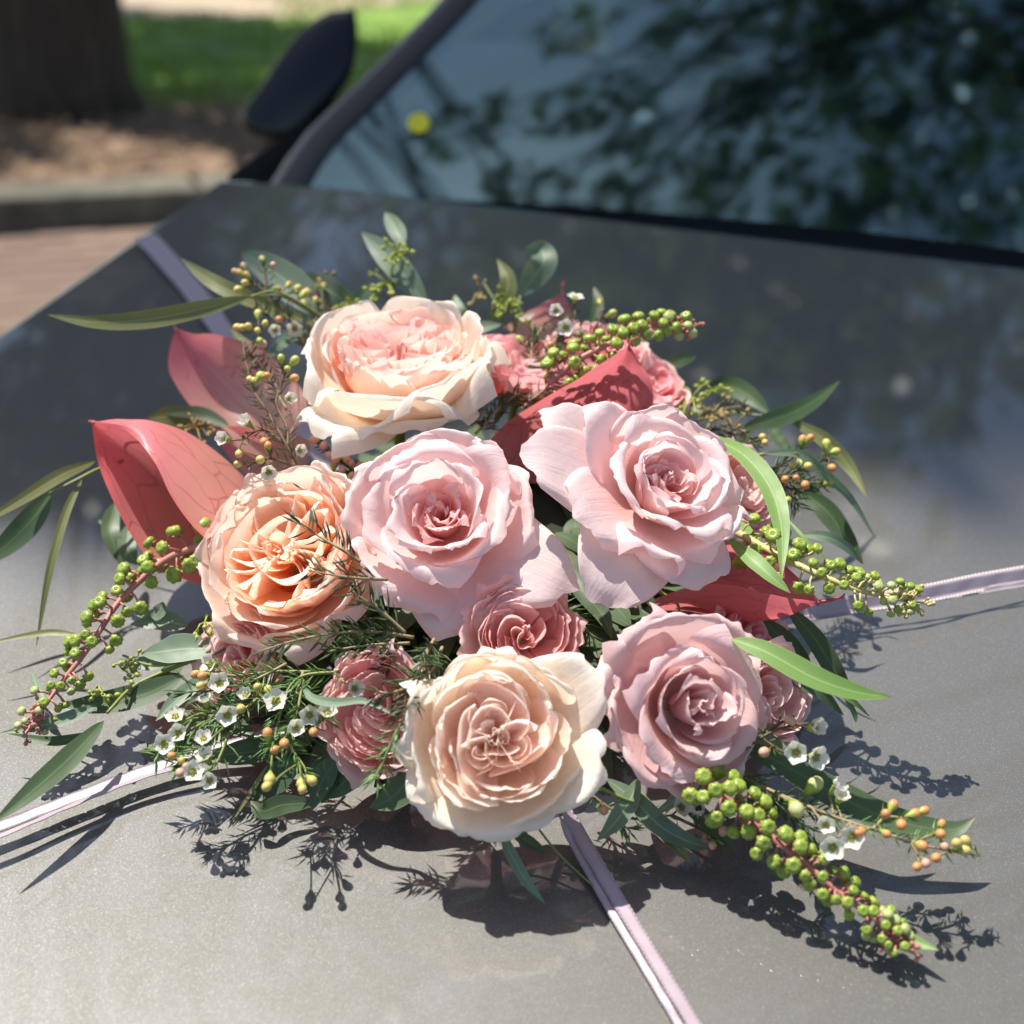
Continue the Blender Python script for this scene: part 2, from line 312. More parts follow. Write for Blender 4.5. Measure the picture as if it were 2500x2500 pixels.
# brick gutter in front of the kerb
sheet('gutter_bed', [kk(-40, -1.3), kk(40, -1.3), kk(40, .0), kk(-40, .0)], .018, BRICK)
gut = thing('brick_gutter', 'band of worn reddish paving bricks in front of the kerb', 'paving', (*kk(0, -.5), 0)); gut['kind'] = 'structure'
mb = MB(); mb.box([0, 0, 0], [.112, 0, 0], [0, .052, 0], [0, 0, .02]); bm_ = me('brick', mb.v, mb.f, BRICK, smooth=False)
ang = math.atan2(kd[1], kd[0])
for j in range(11):
    for i in range(-8, 15):
        if random.random() < .02: continue
        inst('brick', bm_, Matrix.Translation((*kk(i * .236 + (j % 2) * .118, -.07 - j * .113), .003 + random.uniform(-.003, .003))) @ Matrix.Rotation(ang + random.uniform(-.02, .02), 4, 'Z'), gut)
sheet('mulch_bed', [kk(-40, .26), kk(40, .26), kk(40, 1.75), kk(-40, 1.75)], KH - .005, MULCH)
sheet('lawn', [kk(-40, 1.75), kk(40, 1.75), kk(40, 60), kk(-40, 60)], KH, LAWN)
pa = G(350, 95)[:2]; pl = [(pa - k0) @ kd, (pa - k0) @ kn]
sheet('path', [kk(-40, pl[1]), kk(pl[0] + 1.2, pl[1] - .1), kk(pl[0] + 3.2, pl[1] + 1.5), kk(pl[0] + 4.5, pl[1] + 4), kk(-40, pl[1] + 6)], KH + .006, PATH)
# grass blades and mulch chips
v, f = [], []
def blade(x, y, z, h, wd):
    a = random.uniform(0, 6.28); c, s = math.cos(a) * wd, math.sin(a) * wd; lx, ly = random.gauss(0, h * .4), random.gauss(0, h * .4); o = len(v)
    v.extend([(x - c, y - s, z), (x + c, y + s, z), (x + lx, y + ly, z + h)]); f.append((o, o + 1, o + 2))
for _ in range(26000):
    a, b = random.uniform(-5, 9), 1.5 + random.random() ** 1.5 * 9
    if b < 2.3 and noise.noise((a * 1.3, b * 1.3, 3)) < .0: continue
    if noise.noise((a * .9, b * .9, 9)) < -.32: continue
    if b > pl[1] - .1 and a < pl[0] + 1: continue
    x, y = kk(a, b); blade(x, y, KH, random.uniform(.03, .09), .012)
obj('grass', v, f, GRASS, None, smooth=False, kind='stuff')
v, f = [], []
for _ in range(6500):
    a, b = random.uniform(-5, 8), random.uniform(.28, 2.1); x, y = kk(a, b); g = random.uniform(0, 3.14); c, s = math.cos(g) * .035, math.sin(g) * .035; o = len(v); z = KH + random.uniform(.0, .03)
    v.extend([(x - c, y - s, z), (x + s * .3, y - c * .3, z + .01), (x + c, y + s, z + random.uniform(0, .03)), (x - s * .3, y + c * .3, z + .008)]); f.append((o, o + 1, o + 2, o + 3))
obj('bark_chips', v, f, MULCH, None, smooth=False, kind='stuff')

# ------------------------------------------------------------------ trees
BQ = W(CEN + np.array([0, .05, .08]))
SH = np.array([math.sin(SAZ) * math.cos(SEL), math.cos(SAZ) * math.cos(SEL), math.sin(SEL)])
def sun_hits(pts):                          # a gap in the canopy lets the sun onto the near half of the bonnet
    v = (pts - np.array([0, 0, BON])) @ TILT + CEN; t = v[:, 2] / SH[2]; x = v[:, 0] - SH[0] * t; y = v[:, 1] - SH[1] * t
    lim = .90 + .04 * np.sin(x * 7) + .025 * np.sin(x * 17 + 1) + .06 * x
    keep = np.random.RandomState(len(x)).rand(len(x)) < np.where((x > -.22) & (x < .16), 0, .25); lim = np.where(keep, lim - .14, lim)
    return (t > 0) & (((y > -.6) & (y < lim) & (x > -1.2) & (x < 1.2)))
def shade(x, y, t, r): p = W([x, y, 0]) + SUN * t; return (*p, r)
def crown(n, clumps, size, fmat, parent, seed):
    rg = np.random.RandomState(seed); cl = np.array([c[:3] for c in clumps]); rr = np.array([c[3] for c in clumps]); wt = rr ** 2 / (rr ** 2).sum()
    k = rg.choice(len(cl), n, p=wt); d = rg.normal(size=(n, 3)); d /= np.linalg.norm(d, axis=1)[:, None]
    p = cl[k] + d * (rr[k] * rg.uniform(.3, 1.05, n) ** .6)[:, None] * np.array([1, 1, .75]); p = p[~sun_hits(p)]; n = len(p)
    a = rg.normal(size=(n, 3)); a /= np.linalg.norm(a, axis=1)[:, None]; b = np.cross(a, rg.normal(size=(n, 3))); b /= np.linalg.norm(b, axis=1)[:, None]
    sz = size * rg.uniform(.6, 1.3, n)[:, None]; c = np.cross(a, b) * .12
    vs = np.stack([p - a * sz, p + b * sz * .42 + c * sz, p + a * sz, p - b * sz * .42 + c * sz], 1).reshape(-1, 3)
    o = obj('crown', vs, np.arange(4 * n).reshape(-1, 4).tolist(), fmat, parent, smooth=False); return o
def tree(name, label, base, trunk, rad, clumps, n, size, fmat, seed, group, limbs=.38):
    T = thing(name, label, 'tree', base, group); rg = random.Random(seed); mb = MB()
    path = crv([np.array(base) + np.array(q) for q in trunk], 14); rr = np.linspace(1, .55, 14) * rad; rr[0] *= 1.25
    rough = rr; mb.tube(path, rough, 18); top = path[-1]
    if limbs:
        for c in clumps:
            c3 = np.array(c[:3]); st = path[rg.randint(8, 13)]; md = (st + c3) / 2 + np.array([rg.uniform(-.3, .3), rg.uniform(-.3, .3), rg.uniform(.0, .6)])
            mb.tube(crv([st, md, c3], 9), np.linspace(rad * limbs, rad * limbs * .2, 9), 7)
            for _ in range(4):
                d = np.array([rg.gauss(0, 1), rg.gauss(0, 1), rg.gauss(0, .7)]); d /= np.linalg.norm(d); mb.tube(crv([md + (c3 - md) * rg.random(), c3 + d * c[3] * .4, c3 + d * c[3] * .95], 6), np.linspace(rad * limbs * .3, rad * limbs * .08, 6), 5)
    mb.obj('trunk', BARK, T); crown(n, clumps, size, fmat, T, seed); return T
tb = G(150, 262, KH); tl = G(345, 262, KH); tr_ = abs(np.linalg.norm(tl - tb))
tree('tree', 'broad dark tree trunk rising from the shaded lawn', (tb[0], tb[1], KH), [(0, 0, -.1), (0, 0, 1), (.05, .1, 2.4), (-.1, .2, 4.2)], tr_ * .95,
     [(tb[0] - 2.8, tb[1] + .6, 6, 1.0), (tb[0] - 1.9, tb[1] + 3.6, 4.6, 1.5), (tb[0] - 1.8, tb[1] + 3.2, 7.0, 1.6), (tb[0] - 3.6, tb[1] + 2.4, 4.6, 1.3), (tb[0] - .9, tb[1] - .9, 6.6, .5), (tb[0] + .4, tb[1] - .2, 6.2, .45), shade(-.25, 1.25, 9, .65), shade(-.2, 1.65, 9, .45), shade(.2, 1.15, 8.8, .55), shade(.62, 1.1, 9.1, .55), shade(1.0, 1.0, 9.1, .5), shade(-.38, 1.0, 8.9, .45), shade(.1, 1.0, 9, .4)], 14000, .13, FOL, 3, None, .1)
# trees over and beyond the car: seen mirrored in windscreen and bonnet
def hw(x, y, z): return W(np.array([x, y, 0])) * np.array([1, 1, 0]) + np.array([0, 0, z])
b0 = hw(4.2, 3.8, 0)
ot = tree('overhanging_tree', 'leafy tree with slanting boughs mirrored in the windscreen', b0, [(0, 0, -.1), (.1, 0, 1.5), (-.1, .1, 3), (-.5, .1, 4.8)], .17,
     [(*hw(a_, b_, 0)[:2], c_, r_) for a_, b_, c_, r_ in ((.1, 4.3, 7, .62), (.25, 3.3, 6.9, .7), (.9, 3.9, 7.1, .8), (1.6, 4.4, 7.2, .95), (1.5, 3.1, 7, .85), (.8, 4.9, 7.4, .7), (2.4, 3.6, 7.2, 1.1), (.6, 2.5, 6.9, .6), (1.9, 2.2, 7, .8), (3.3, 2.6, 7.2, 1.2), (-.55, 4.9, 7.2, .34), (-.5, 3.2, 7, .32), (-1.5, 4.4, 7.4, .3), (-1.3, 5.3, 7.4, .35), (-2.1, 4.6, 7.3, .4), (-1.0, 4.3, 7.2, .3), (-.9, 3.9, 7.3, .3), (-1.7, 3.6, 7.1, .3), (-1.1, 3.2, 7, .3), (-.2, 3.9, 7.1, .4))], 2500, .125, FOLG, 11, None, .14)
mb = MB()
for p_ in ([(1.2, 4.9, 7.1), (.0, 4.6, 7.0), (-.9, 3.9, 6.9), (-1.7, 3.0, 6.8)], [(.9, 4.3, 7.1), (-.2, 3.9, 7), (-.9, 3.3, 6.9), (-1.3, 2.6, 6.8)], [(.2, 4.6, 7.0), (-.7, 4.7, 7), (-1.4, 4.5, 7.1)]):
    mb.tube(crv([(*hw(a_, b_, c_)[:2], c_) for a_, b_, c_ in p_], 14), np.linspace(.04, .012, 14), 7)
mb.obj('bough', BARK, ot)
for i, (x, y, h, r_, nl, lb) in enumerate([(1.5, 15, 12, 3.4, 2600, 'dark round tree far behind the car roof'), (3.6, 11, 9.5, 3.0, 1100, 'tall spreading tree behind the car, right of its roof'), (7.5, 9, 9.5, 3.2, 800, 'dense tree behind the right side of the car'),
        (-10, 17, 10, 3.4, 2400, 'far tree behind the lawn, beyond the big trunk'), (9, 3.5, 9, 3.0, 1100, 'dense tree across the road, right of the car'), (1.2, 21, 16, 5, 3200, 'tallest tree at the back, over the roof line'), (-6.6, 4.2, 8.5, 2.6, 2400, 'tree on the verge at the left, level with the car'),
        (-4.8, 23, 17, 5, 3600, 'wide tree at the back left beyond the path'), (-9, 9.5, 9.5, 3.0, 2400, 'round tree left of the big trunk, out past the lawn'), (6.5, 16, 13, 4, 1500, 'loose crowned tree at the back right')]):
    b = hw(x, y, 0); rg = random.Random(i)
    cl = [(b[0] + rg.uniform(-1, 1) * r_ * .6, b[1] + rg.uniform(-1, 1) * r_ * .6, h * rg.uniform(.42, .85), r_ * rg.uniform(.42, .62)) for _ in range(8)]
    tree('background_tree', lb, b, [(0, 0, -.1), (.1, 0, h * .2), (0, .1, h * .4), (.1, 0, h * .6)], .22, cl, nl, .25, FOL, 20 + i, 'trees around the parked car')

# ------------------------------------------------------------------ car
CAR = thing('car', 'grey metallic car with black wing mirror, seen over its bonnet', 'car', car(.2, .6, -1.0))
SL, SR, RB = -.5, .9, .67
def hoodz(s, r):
    e = max(0, abs(s - .2) - .5) / .2; return -.006 * e * e - .35 * max(0, -r - .3) ** 2 - .012 * max(0, r - .45) ** 2
srow = [SL, SL + .003] + list(np.linspace(SL, SR, 57)[1:-1]) + [SR - .003, SR]; rrow = [-.72, -.717] + list(np.linspace(-.72, RB, 49)[1:-1]) + [RB - .003, RB]
ns, nr = len(srow), len(rrow); vs = []
for r in rrow:
    for s in srow:
        vs.append(car(s, r, hoodz(s, r)))
hv = list(vs); fs = gridf(nr, ns)
o = len(hv)                                 # rolled-down rim all round
ring = [j * ns for j in range(nr)] + [(nr - 1) * ns + i for i in range(1, ns)] + [j * ns + ns - 1 for j in range(nr - 2, -1, -1)] + [i for i in range(ns - 2, 0, -1)]
cx = car(.2, 0, 0)
for lvl, (ex, dz) in enumerate(((.0012, .004), (.0012, .012), (-.001, .024))):
    for k in ring:
        d = vs[k] - cx; d = d - NB * (d @ NB); d /= np.linalg.norm(d); hv.append(np.array(vs[k]) + d * ex - NB * dz)
nrg = len(ring); prev = ring
for lvl in range(3):
    cur = [o + lvl * nrg + q for q in range(nrg)]
    fs += [(prev[q], prev[(q + 1) % nrg], cur[(q + 1) % nrg], cur[q]) for q in range(nrg)]; prev = cur
HOOD = obj('bonnet', hv, fs, PAINT, CAR)
# front wings: skirts under the bonnet's sides
for sgn, s0 in ((-1, SL + .014), (1, SR - .014)):
    rows = []
    for r in np.linspace(-.75, 1.9, 24):
        z0 = hoodz(SL, min(r, .6)) - .012
        rows.append([car(s0 + sgn * q, r, z0 - dz) for q, dz in ((0, .022), (.002, .03), (.004, .05), (.006, .08), (.008, .14), (.010, .3), (.008, .52), (.004, .72))])
    vv = [p for q in rows for p in q]; obj('front_wing', vv, gridf(24, 8), PAINT, CAR)
mb = MB(); mb.box(car(.2, -.76, -.3), s_ax * .66, WD(r_ax) * .03, NB * .25); mb.obj('front_grille', BLK, CAR, smooth=False)
# cowl, dark strip between bonnet and glass
v, f, uv = loft([[car(s, r, z) for s in np.linspace(SL + .02, SR - .02, 9)] for r, z in ((.655, -.035), (.672, -.022), (.69, -.02), (.72, -.025))], 9, 24); obj('cowl', v, f, BLK, CAR)
def glz(r): return .447 * (r - .74) - .09 * max(0, r - .74) ** 2
def gls(r): return -.43 + .35 * (r - .74) - .22 * max(0, r - .95) ** 1.2 if r < 1.5 else -.31
grow = np.linspace(.692, 1.75, 24); gv = []
for r in grow:
    s0 = max(gls(r), -.43) if r > .74 else -.43
    for i in range(25):
        q = i / 24; s = s0 + (.4 - 2 * s0) * q; bow = 1 - (2 * q - 1) ** 2; gv.append(car(s, r - .05 * bow * 0, glz(r) + .03 * bow))
obj('windscreen', gv, gridf(24, 25), GLASS, CAR)
for mir in (0, 1):
    fx = (lambda s: .4 - s) if mir else (lambda s: s)
    def band(name, offs, mat):
        cs = []
        for ds, dz in offs: cs.append([car(fx(max(gls(r), -.43 + .0 * r) + ds), r, glz(r) + dz) for r in np.linspace(.69, 1.75, 16)])
        v, f, _ = loft(cs, 7, 30); obj(name, v, f, mat, CAR)
    band('windscreen_seal', [(.012, .002), (.008, .005), (-.006, .009), (-.016, .009)], RUB)
    band('a_pillar', [(-.016, .009), (-.019, .011), (-.026, .008), (-.031, -.006), (-.031, -.06)], PAINT)
    # mirror housing seen from the front, with arm
    if not mir:
        ol = [(868, 22), (800, 30), (735, 75), (690, 130), (640, 205), (600, 262), (590, 292), (612, 330), (700, 338), (760, 300), (820, 240), (860, 175), (874, 100)]
        c = np.array([735, 185]); rings = []
        for sc, dp in ((.86, 1.683), (.965, 1.687), (.995, 1.697), (1.0, 1.715), (1.0, 1.745), (.9, 1.765)):
            rings.append([W(CAM + ray(*(c + (np.array(q) - c) * sc)) * dp) for q in crv(ol + ol[:1], 40)[:-1]])
        vv = [p for q in rings for p in q]; ff = gridf(6, 39, 0, True) + [tuple(range(38, -1, -1)), tuple(range(5 * 39, 6 * 39))]
        mo = obj('wing_mirror', vv, ff, GLOSS, CAR)
        mb = MB(); mb.tube([W(CAM + ray(700, 330) * 1.74), W(CAM + ray(690, 350) * 1.75), W(CAM + ray(740, 380) * 1.72)], [.03, .028, .03], 10); mb.obj('mirror_arm', BLK, mo)
# roof, side frame, door and cabin
rv = [car(-.3 + 1.0 * i / 12, 1.75 + 1.2 * j / 6, glz(1.75) + .03 * math.sin(math.pi * i / 12) + .03 * math.sin(math.pi * j / 6)) for j in range(7) for i in range(13)]; obj('roof', rv, gridf(7, 13), PAINT, CAR)
for sd in (-.52, .92): 
    vv = [car(sd + (.0 if z < .1 else (.03 if sd < 0 else -.03)), r, z) for z in (-.72, -.3, -.02) for r in np.linspace(.72, 2.9, 8)]; obj('door', vv, gridf(3, 8), PAINT, CAR)
v, f, uv = loft([[car(s, r, z) for s in np.linspace(-.42, .82, 9)] for r, z in ((.70, -.04), (.80, -.01), (1.0, .02), (1.2, .01), (1.3, -.06), (1.32, -.4))], 12, 20); obj('dashboard', v, f, INT, CAR)
vv = [car(.2 + sx, r, -.62) for r in (.8, 2.9) for sx in (-.7, .7)]; obj('cabin_floor', vv, [(0, 1, 3, 2)], INT, CAR)
vv = [car(.2 + sx, 2.6, z) for z in (-.6, .42) for sx in (-.5, .7)]; obj('rear_bench', vv, [(0, 1, 3, 2)], INT, CAR)
def cushion(name, c, hx, hy, hz, mat, par, n=3.2):
    vs = []; nu, nv = 20, 12
    for j in range(nv + 1):
        p = math.pi * (j / nv - .5)
        for i in range(nu):
            q = 2 * math.pi * i / nu; e = lambda a: math.copysign(abs(a) ** (2 / n), a)
            vs.append(W(CEN + s_ax * (c[0] + hx * e(math.cos(p)) * e(math.cos(q))) + r_ax * (c[1] + hy * e(math.cos(p)) * e(math.sin(q))) + np.array([0, 0, c[2] + hz * e(math.sin(p))])))
    return obj(name, vs, gridf(nv + 1, nu, 0, True), mat, par)
for sx in (-.12, .55):
    st = cushion('seat', (sx, 1.75, -.1), .24, .09, .34, INT, CAR); cushion('headrest', (sx, 1.8, .3), .13, .05, .08, INT, st); cushion('seat_cushion', (sx, 1.5, -.42), .25, .26, .08, INT, st)
# steering wheel: its rim catches the sun behind the glass
sw = car(.52, 1.12, .06); ax = WD(-r_ax * .8 + np.array([0, 0, .6])); M = frame(sw, ax); mb = MB()
mb.tube([M @ Vector((.18 * math.cos(a), .18 * math.sin(a), 0)) for a in np.linspace(0, 2 * math.pi, 33)], .014, 8, cap=False)
for a in (0, 2.1, 4.2): mb.tube([M @ Vector((0, 0, -.03)), M @ Vector((.18 * math.cos(a), .18 * math.sin(a), 0))], .012, 6)
mb.obj('steering_wheel', INTG, CAR)
sp = W(CAM + ray(1022, 300) * 1.72); mb = MB()
# round sticker lying on the glass
def onglass(x, y, off):
    c, d = CW, WD(ray(x, y)); lo_, hi_ = 1.2, 3.
    for _ in range(50):
        m_ = (lo_ + hi_) / 2; q = TILT.T @ (c + d * m_ - np.array([0, 0, BON])); r = q @ r_ax; s = q @ s_ax
        s0 = max(gls(r), -.43); t_ = (s - s0) / (.4 - 2 * s0); g = glz(r) + .03 * (1 - (2 * t_ - 1) ** 2) - off
        if q[2] > g: lo_ = m_
        else: hi_ = m_
    return c + d * lo_
sv = [onglass(1022, 300, -.003)] + [onglass(1022 + 27 * math.cos(a), 300 + 25 * math.sin(a), -.003) for a in np.linspace(0, 2 * math.pi, 25)[:-1]]
obj('windscreen_sticker', sv, [(0, 1 + i, 1 + (i + 1) % 24) for i in range(24)], STK, CAR)

# ------------------------------------------------------------------ ribbons
def ribbon(label, strands):
    pts0 = P(*strands[0][0][0]); T = thing('ribbon', label, 'ribbon', pts0, 'satin ribbons tied across the bonnet')
    for path, wpx, tw in strands:
        c = crv([P(*q) for q in path], 60); tg = np.gradient(c, axis=0); tg /= np.linalg.norm(tg, axis=1)[:, None]; n_ = len(path)
        v, uv = [], []; L = np.concatenate([[0], np.cumsum(np.linalg.norm(np.diff(c, axis=0), axis=1))])
        for i in range(60):
            t_ = i / 59; x, y, h = path[min(n_ - 1, int(t_ * (n_ - 1) + .5))]; wd = wpx * depth(x, y, h) / F / 2
            sd = np.cross(tg[i], NB); sd /= np.linalg.norm(sd); sd = sd * math.cos(tw) + NB * math.sin(tw); nn = np.cross(sd, tg[i])
            for u in (-1, -.5, 0, .5, 1): v.append(c[i] + sd * wd * u + nn * .0002 * math.sin(i * 1.3 + u * 2) ); uv.append((u * .5 + .5, L[i]))
        k = len(v); v += [np.array(p) - NB * .0005 for p in v]; uv += uv
        f = gridf(60, 5); f += [tuple(reversed([q + k for q in x])) for x in gridf(60, 5)]
        for i in range(59):
            for e in (0, 4): a = i * 5 + e; f.append((a, a + 5, a + 5 + k, a + k))
        obj('strand', v, f, RIB, T, uv)
ribbon('pale pink satin ribbon running from the bouquet to the front of the bonnet', [
    ([(1350, 1930, .03), (1400, 2010, .012), (1500, 2180, .006), (1600, 2345, .005), (1730, 2560, .005), (2060, 3120, .004)], 38, .1),
    ([(1344, 1960, .03), (1391, 2040, .01), (1477, 2196, .004), (1577, 2364, .003), (1690, 2556, .003), (2010, 3116, .003)], 22, -.15)])
ribbon('pale pink satin ribbon leading off past the white waxflowers', [
    ([(700, 1780, .02), (520, 1830, .012), (360, 1880, .010), (160, 1955, .01), (-60, 2040, .01), (-520, 2215, .006)], 34, .15),
    ([(700, 1810, .02), (520, 1850, .014), (340, 1900, .012), (160, 1972, .012), (-60, 2065, .012), (-520, 2240, .005)], 18, -.3)])
ribbon('blurred lilac satin ribbon beyond the pale berry spike', [
    ([(1900, 1500, .02), (2080, 1475, .018), (2250, 1450, .018), (2400, 1420, .016), (2600, 1385, .014), (3200, 1275, .010), (3700, 1185, .006)], 44, -1.0),
    ([(1900, 1520, .02), (2080, 1492, .012), (2250, 1465, .012), (2400, 1440, .012), (2600, 1405, .012), (3200, 1290, .008), (3700, 1200, .005)], 14, -.8)])
ribbon('shaded lilac satin ribbon crossing to the far bonnet edge', [
    ([(860, 1200, .03), (700, 1000, .018), (620, 900, .012), (560, 830, .008), (480, 720, .006), (400, 625, .005), (352, 575, .004)], 52, .1)])
#INSERT_BOUQUET
# ------------------------------------------------------------------ roses
def nz3(a, b, c): return noise.noise((a, b, c))
def petal(rz, hw, az, flat=0., point=0., roll=0., sp=0., amp=.04, seed=0., nu=13, nv=13, round_=.3, lean=0.):
    pr = crv([(a, b, 0) for a, b in rz], 40)[:, :2]; out = []; uv = []
    ca, sa = math.cos(az), math.sin(az); skew = .22 * nz3(seed, 2.2, 1); n0 = .7 * nz3(seed, 8.1, 5) * 2; nd = .09 * abs(nz3(seed, 4.4, 3)) * 2; c0 = 1.2 * nz3(seed, 1.7, 7)
    for j in range(nv):
        v = j / (nv - 1)
        for i in range(nu):
            u = 2 * i / (nu - 1) - 1; au = abs(u)
            lim = 1 - round_ * au ** 2.6 + point * max(0, 1 - au * 1.7) ** 1.4 - .045 * (1 + nz3(u * 3.1, seed, 4)) * v - nd * math.exp(-((u - n0) / .13) ** 2)
            ve = min(v * lim, 1.12); x_ = ve * 39; k = min(int(x_), 38); r, z = pr[k] + (pr[k + 1] - pr[k]) * (x_ - k)
            s = (.22 + .78 * math.sin(math.pi * .5 * min(1, v / .62))) * (1 - (.3 + point * 1.2) * max(0, (v - .62) / .38) ** 2)
            t = (u + skew * v) * hw * s
            r += sp * u * v - .05 * v * math.exp(-((u - c0) / .16) ** 2); e = max(0, au - .5) / .5; r += roll * e * e * v * v; z -= .55 * roll * e * e * v * v
            z += amp * v * nz3(u * 1.7 + 5, v * 1.6, seed) + amp * .55 * v ** 3 * nz3(u * 4.2, 1.3, seed + 9); r += amp * 1.1 * v * nz3(u * 1.5, v * 1.8 + 7, seed + 3) + amp * .8 * v ** 4 * nz3(u * 5.3, 3.1, seed + 5)
            a = max(-2.3, min(2.3, t / max(r, .14))); x = r * math.cos(a) * (1 - flat) + r * flat; y = r * math.sin(a) * (1 - flat) + t * flat
            z += lean * u * v
            out.append((x * ca - y * sa, x * sa + y * ca, z)); uv.append((u * .5 + .5, v))
    return out, gridf(nv, nu), uv
def fold(plan, zt, zb, out_=.05, amp=.03, seed=0., nu=19, nv=7):
    p = crv([(a, b, 0) for a, b in plan], nu)[:, :2]; tg = np.gradient(p, axis=0); tg /= np.linalg.norm(tg, axis=1)[:, None]; vs, uv = [], []
    for j in range(nv):
        v = j / (nv - 1)
        for i in range(nu):
            q = i / (nu - 1); n = np.array([tg[i][1], -tg[i][0]]); en = math.sin(math.pi * q) ** .35
            z = zb + ((zt[0] + (zt[1] - zt[0]) * math.sin(math.pi * q)) * (.55 + .45 * en) - zb) * v + amp * v * (nz3(q * 3, seed, v) + .3 * nz3(q * 8, seed + 3, 2) * v ** 3)
            o = out_ * v ** 2.5 + amp * .9 * v * nz3(q * 3.2, seed + 7, v * 1.5) + amp * .12 * v ** 4 * nz3(q * 9, seed, 6)
            x, y = p[i] * (.55 + .45 * min(1, v * 1.6)) + n * o; vs.append((x, y, z)); uv.append((q, .15 + .85 * v))
    return vs, gridf(nv, nu), uv
class Rose:
    def __init__(s, name, label, px, R_, axis, group, seed, cat='rose'):
        s.c = P(*px); a = np.array(axis, float); a /= np.linalg.norm(a); z = WD(RT * a[0] + UP * a[1] - FW * a[2])
        x = WD(RT) - z * (WD(RT) @ z)
        if np.linalg.norm(x) < .2: x = WD(UP)
        x /= np.linalg.norm(x); y = np.cross(z, x); s.B = np.stack([x, y, z], 1); s.R = R_; s.seed = seed; s.rg = random.Random(seed)
        s.T = thing(name, label, cat, s.c - z * R_ * .9, group)
    def put(s, g, mat, name='petal'):
        v, f, uv = g; v = (s.B @ (np.array(v).T * s.R)).T + s.c; return obj(name, v, f, mat, s.T, uv)
    def ring(s, n, rz, hw, mat, az0=0., jit=.12, **k):
        for i in range(n):
            a = az0 + i * 2 * math.pi / n + s.rg.uniform(-jit, jit) * 1.8; g = 1 + s.rg.uniform(-.08, .08)
            kw = dict(k); kw['sp'] = kw.get('sp', 0.05) * s.rg.uniform(.6, 1.4); kw['lean'] = s.rg.uniform(-.11, .11)
            s.put(petal([(p[0] * g, p[1] + s.rg.uniform(-.02, .02)) for p in rz], hw * s.rg.uniform(.9, 1.1), a, seed=s.rg.uniform(0, 99), **kw), mat)
    def guards(s, specs, mat, base=(.1, -.95), mid=(.62, -.78)):
        # azimuth (deg, picture sense), outer radius, tip height, half width, point, roll
        for az, ro, zt, hw, pt, rl in specs:
            rz = [base, mid, (.55 + .42 * min(ro, 1.25), -.42 + .3 * zt), (.3 + .72 * ro, zt * .75 - .02 + .05), (ro, zt)]
            s.put(petal(rz, hw, R(az), flat=.3, point=pt, roll=rl, sp=s.rg.uniform(-.06, .06), amp=.05, seed=s.rg.uniform(0, 99), nu=17, nv=17), mat)
    def calyx(s):
        mb = MB(); mb.tube([s.c - s.B[:, 2] * s.R * q for q in (.8, .98, 1.15, 2.0)], [s.R * q for q in (.2, .2, .1, .07)], 9); mb.obj('stem', STEM, s.T)
    def cups(s, mats, rings=((7, 1.0, .14), (6, .86, .16), (6, .74, .15))):
        for k, (n, r, zt) in enumerate(rings):
            s.ring(n, [(.1, -.92 + .05 * k), (.62 * r, -.72), (.93 * r, -.28), (1.0 * r, zt * .55), (1.03 * r - .02 * k, zt)], .62 * r + .06, mats[min(k, len(mats) - 1)], az0=s.rg.uniform(0, 6), amp=.05, sp=.07, nu=13, nv=12)
    def vfolds(s, n, mat, depth=(.2, .02), dl=(.1, .24, .4), r1=.7, swirl=.25):
        off = s.rg.uniform(0, 6)
        for q in range(n):
            ph = off + q * 2 * math.pi / n + s.rg.uniform(-.38, .38)
            for k, d in enumerate(dl):
                d *= s.rg.uniform(.8, 1.2); rr = r1 * s.rg.uniform(.82, 1.05) - .05 * (len(dl) - 1 - k) * 0; r0 = .06 + .1 * k * s.rg.uniform(.5, 1.3)
                pl = [(r * math.cos(ph + a * 6.0 / n + swirl * (1 - r)), r * math.sin(ph + a * 6.0 / n + swirl * (1 - r))) for r, a in ((rr, -d), (rr * .62 + r0 * .3, -d * .62), (r0, 0), (rr * .62 + r0 * .3, d * .62), (rr, d))]
                s.put(fold(pl, (depth[0] + s.rg.uniform(-.05, .05), depth[1] + .03 * k + s.rg.uniform(-.05, .05)), -.55, s.rg.uniform(-.05, .07), .05, s.rg.uniform(0, 99)), mat)
    def cfolds(s, n, mat, k0=5, rad=.38, top=(.0, .16), step=.075, spread=2.0):
        off = s.rg.uniform(0, 6)
        for q in range(n):
            ph = off + q * 2 * math.pi / n + s.rg.uniform(-.15, .15); c = np.array([math.cos(ph), math.sin(ph)]) * rad
            for k in range(k0):
                rho = .05 + step * k * s.rg.uniform(.9, 1.1); sp = spread * s.rg.uniform(.75, 1.05); pl = []
                for a in np.linspace(-sp, sp, 7):
                    g = ph + a + s.rg.uniform(-.08, .08); p_ = c + rho * np.array([math.cos(g), math.sin(g)]) * (1 + .15 * math.cos(a)); L_ = np.linalg.norm(p_)
                    if L_ > .8: p_ = p_ / L_ * .8
                    pl.append(p_)
                s.put(fold(pl, (top[0] + s.rg.uniform(-.04, .04), top[1] - .012 * (k0 - k) + s.rg.uniform(-.05, .05)), -.5, s.rg.uniform(-.02, .07), .045, s.rg.uniform(0, 99)), mat)
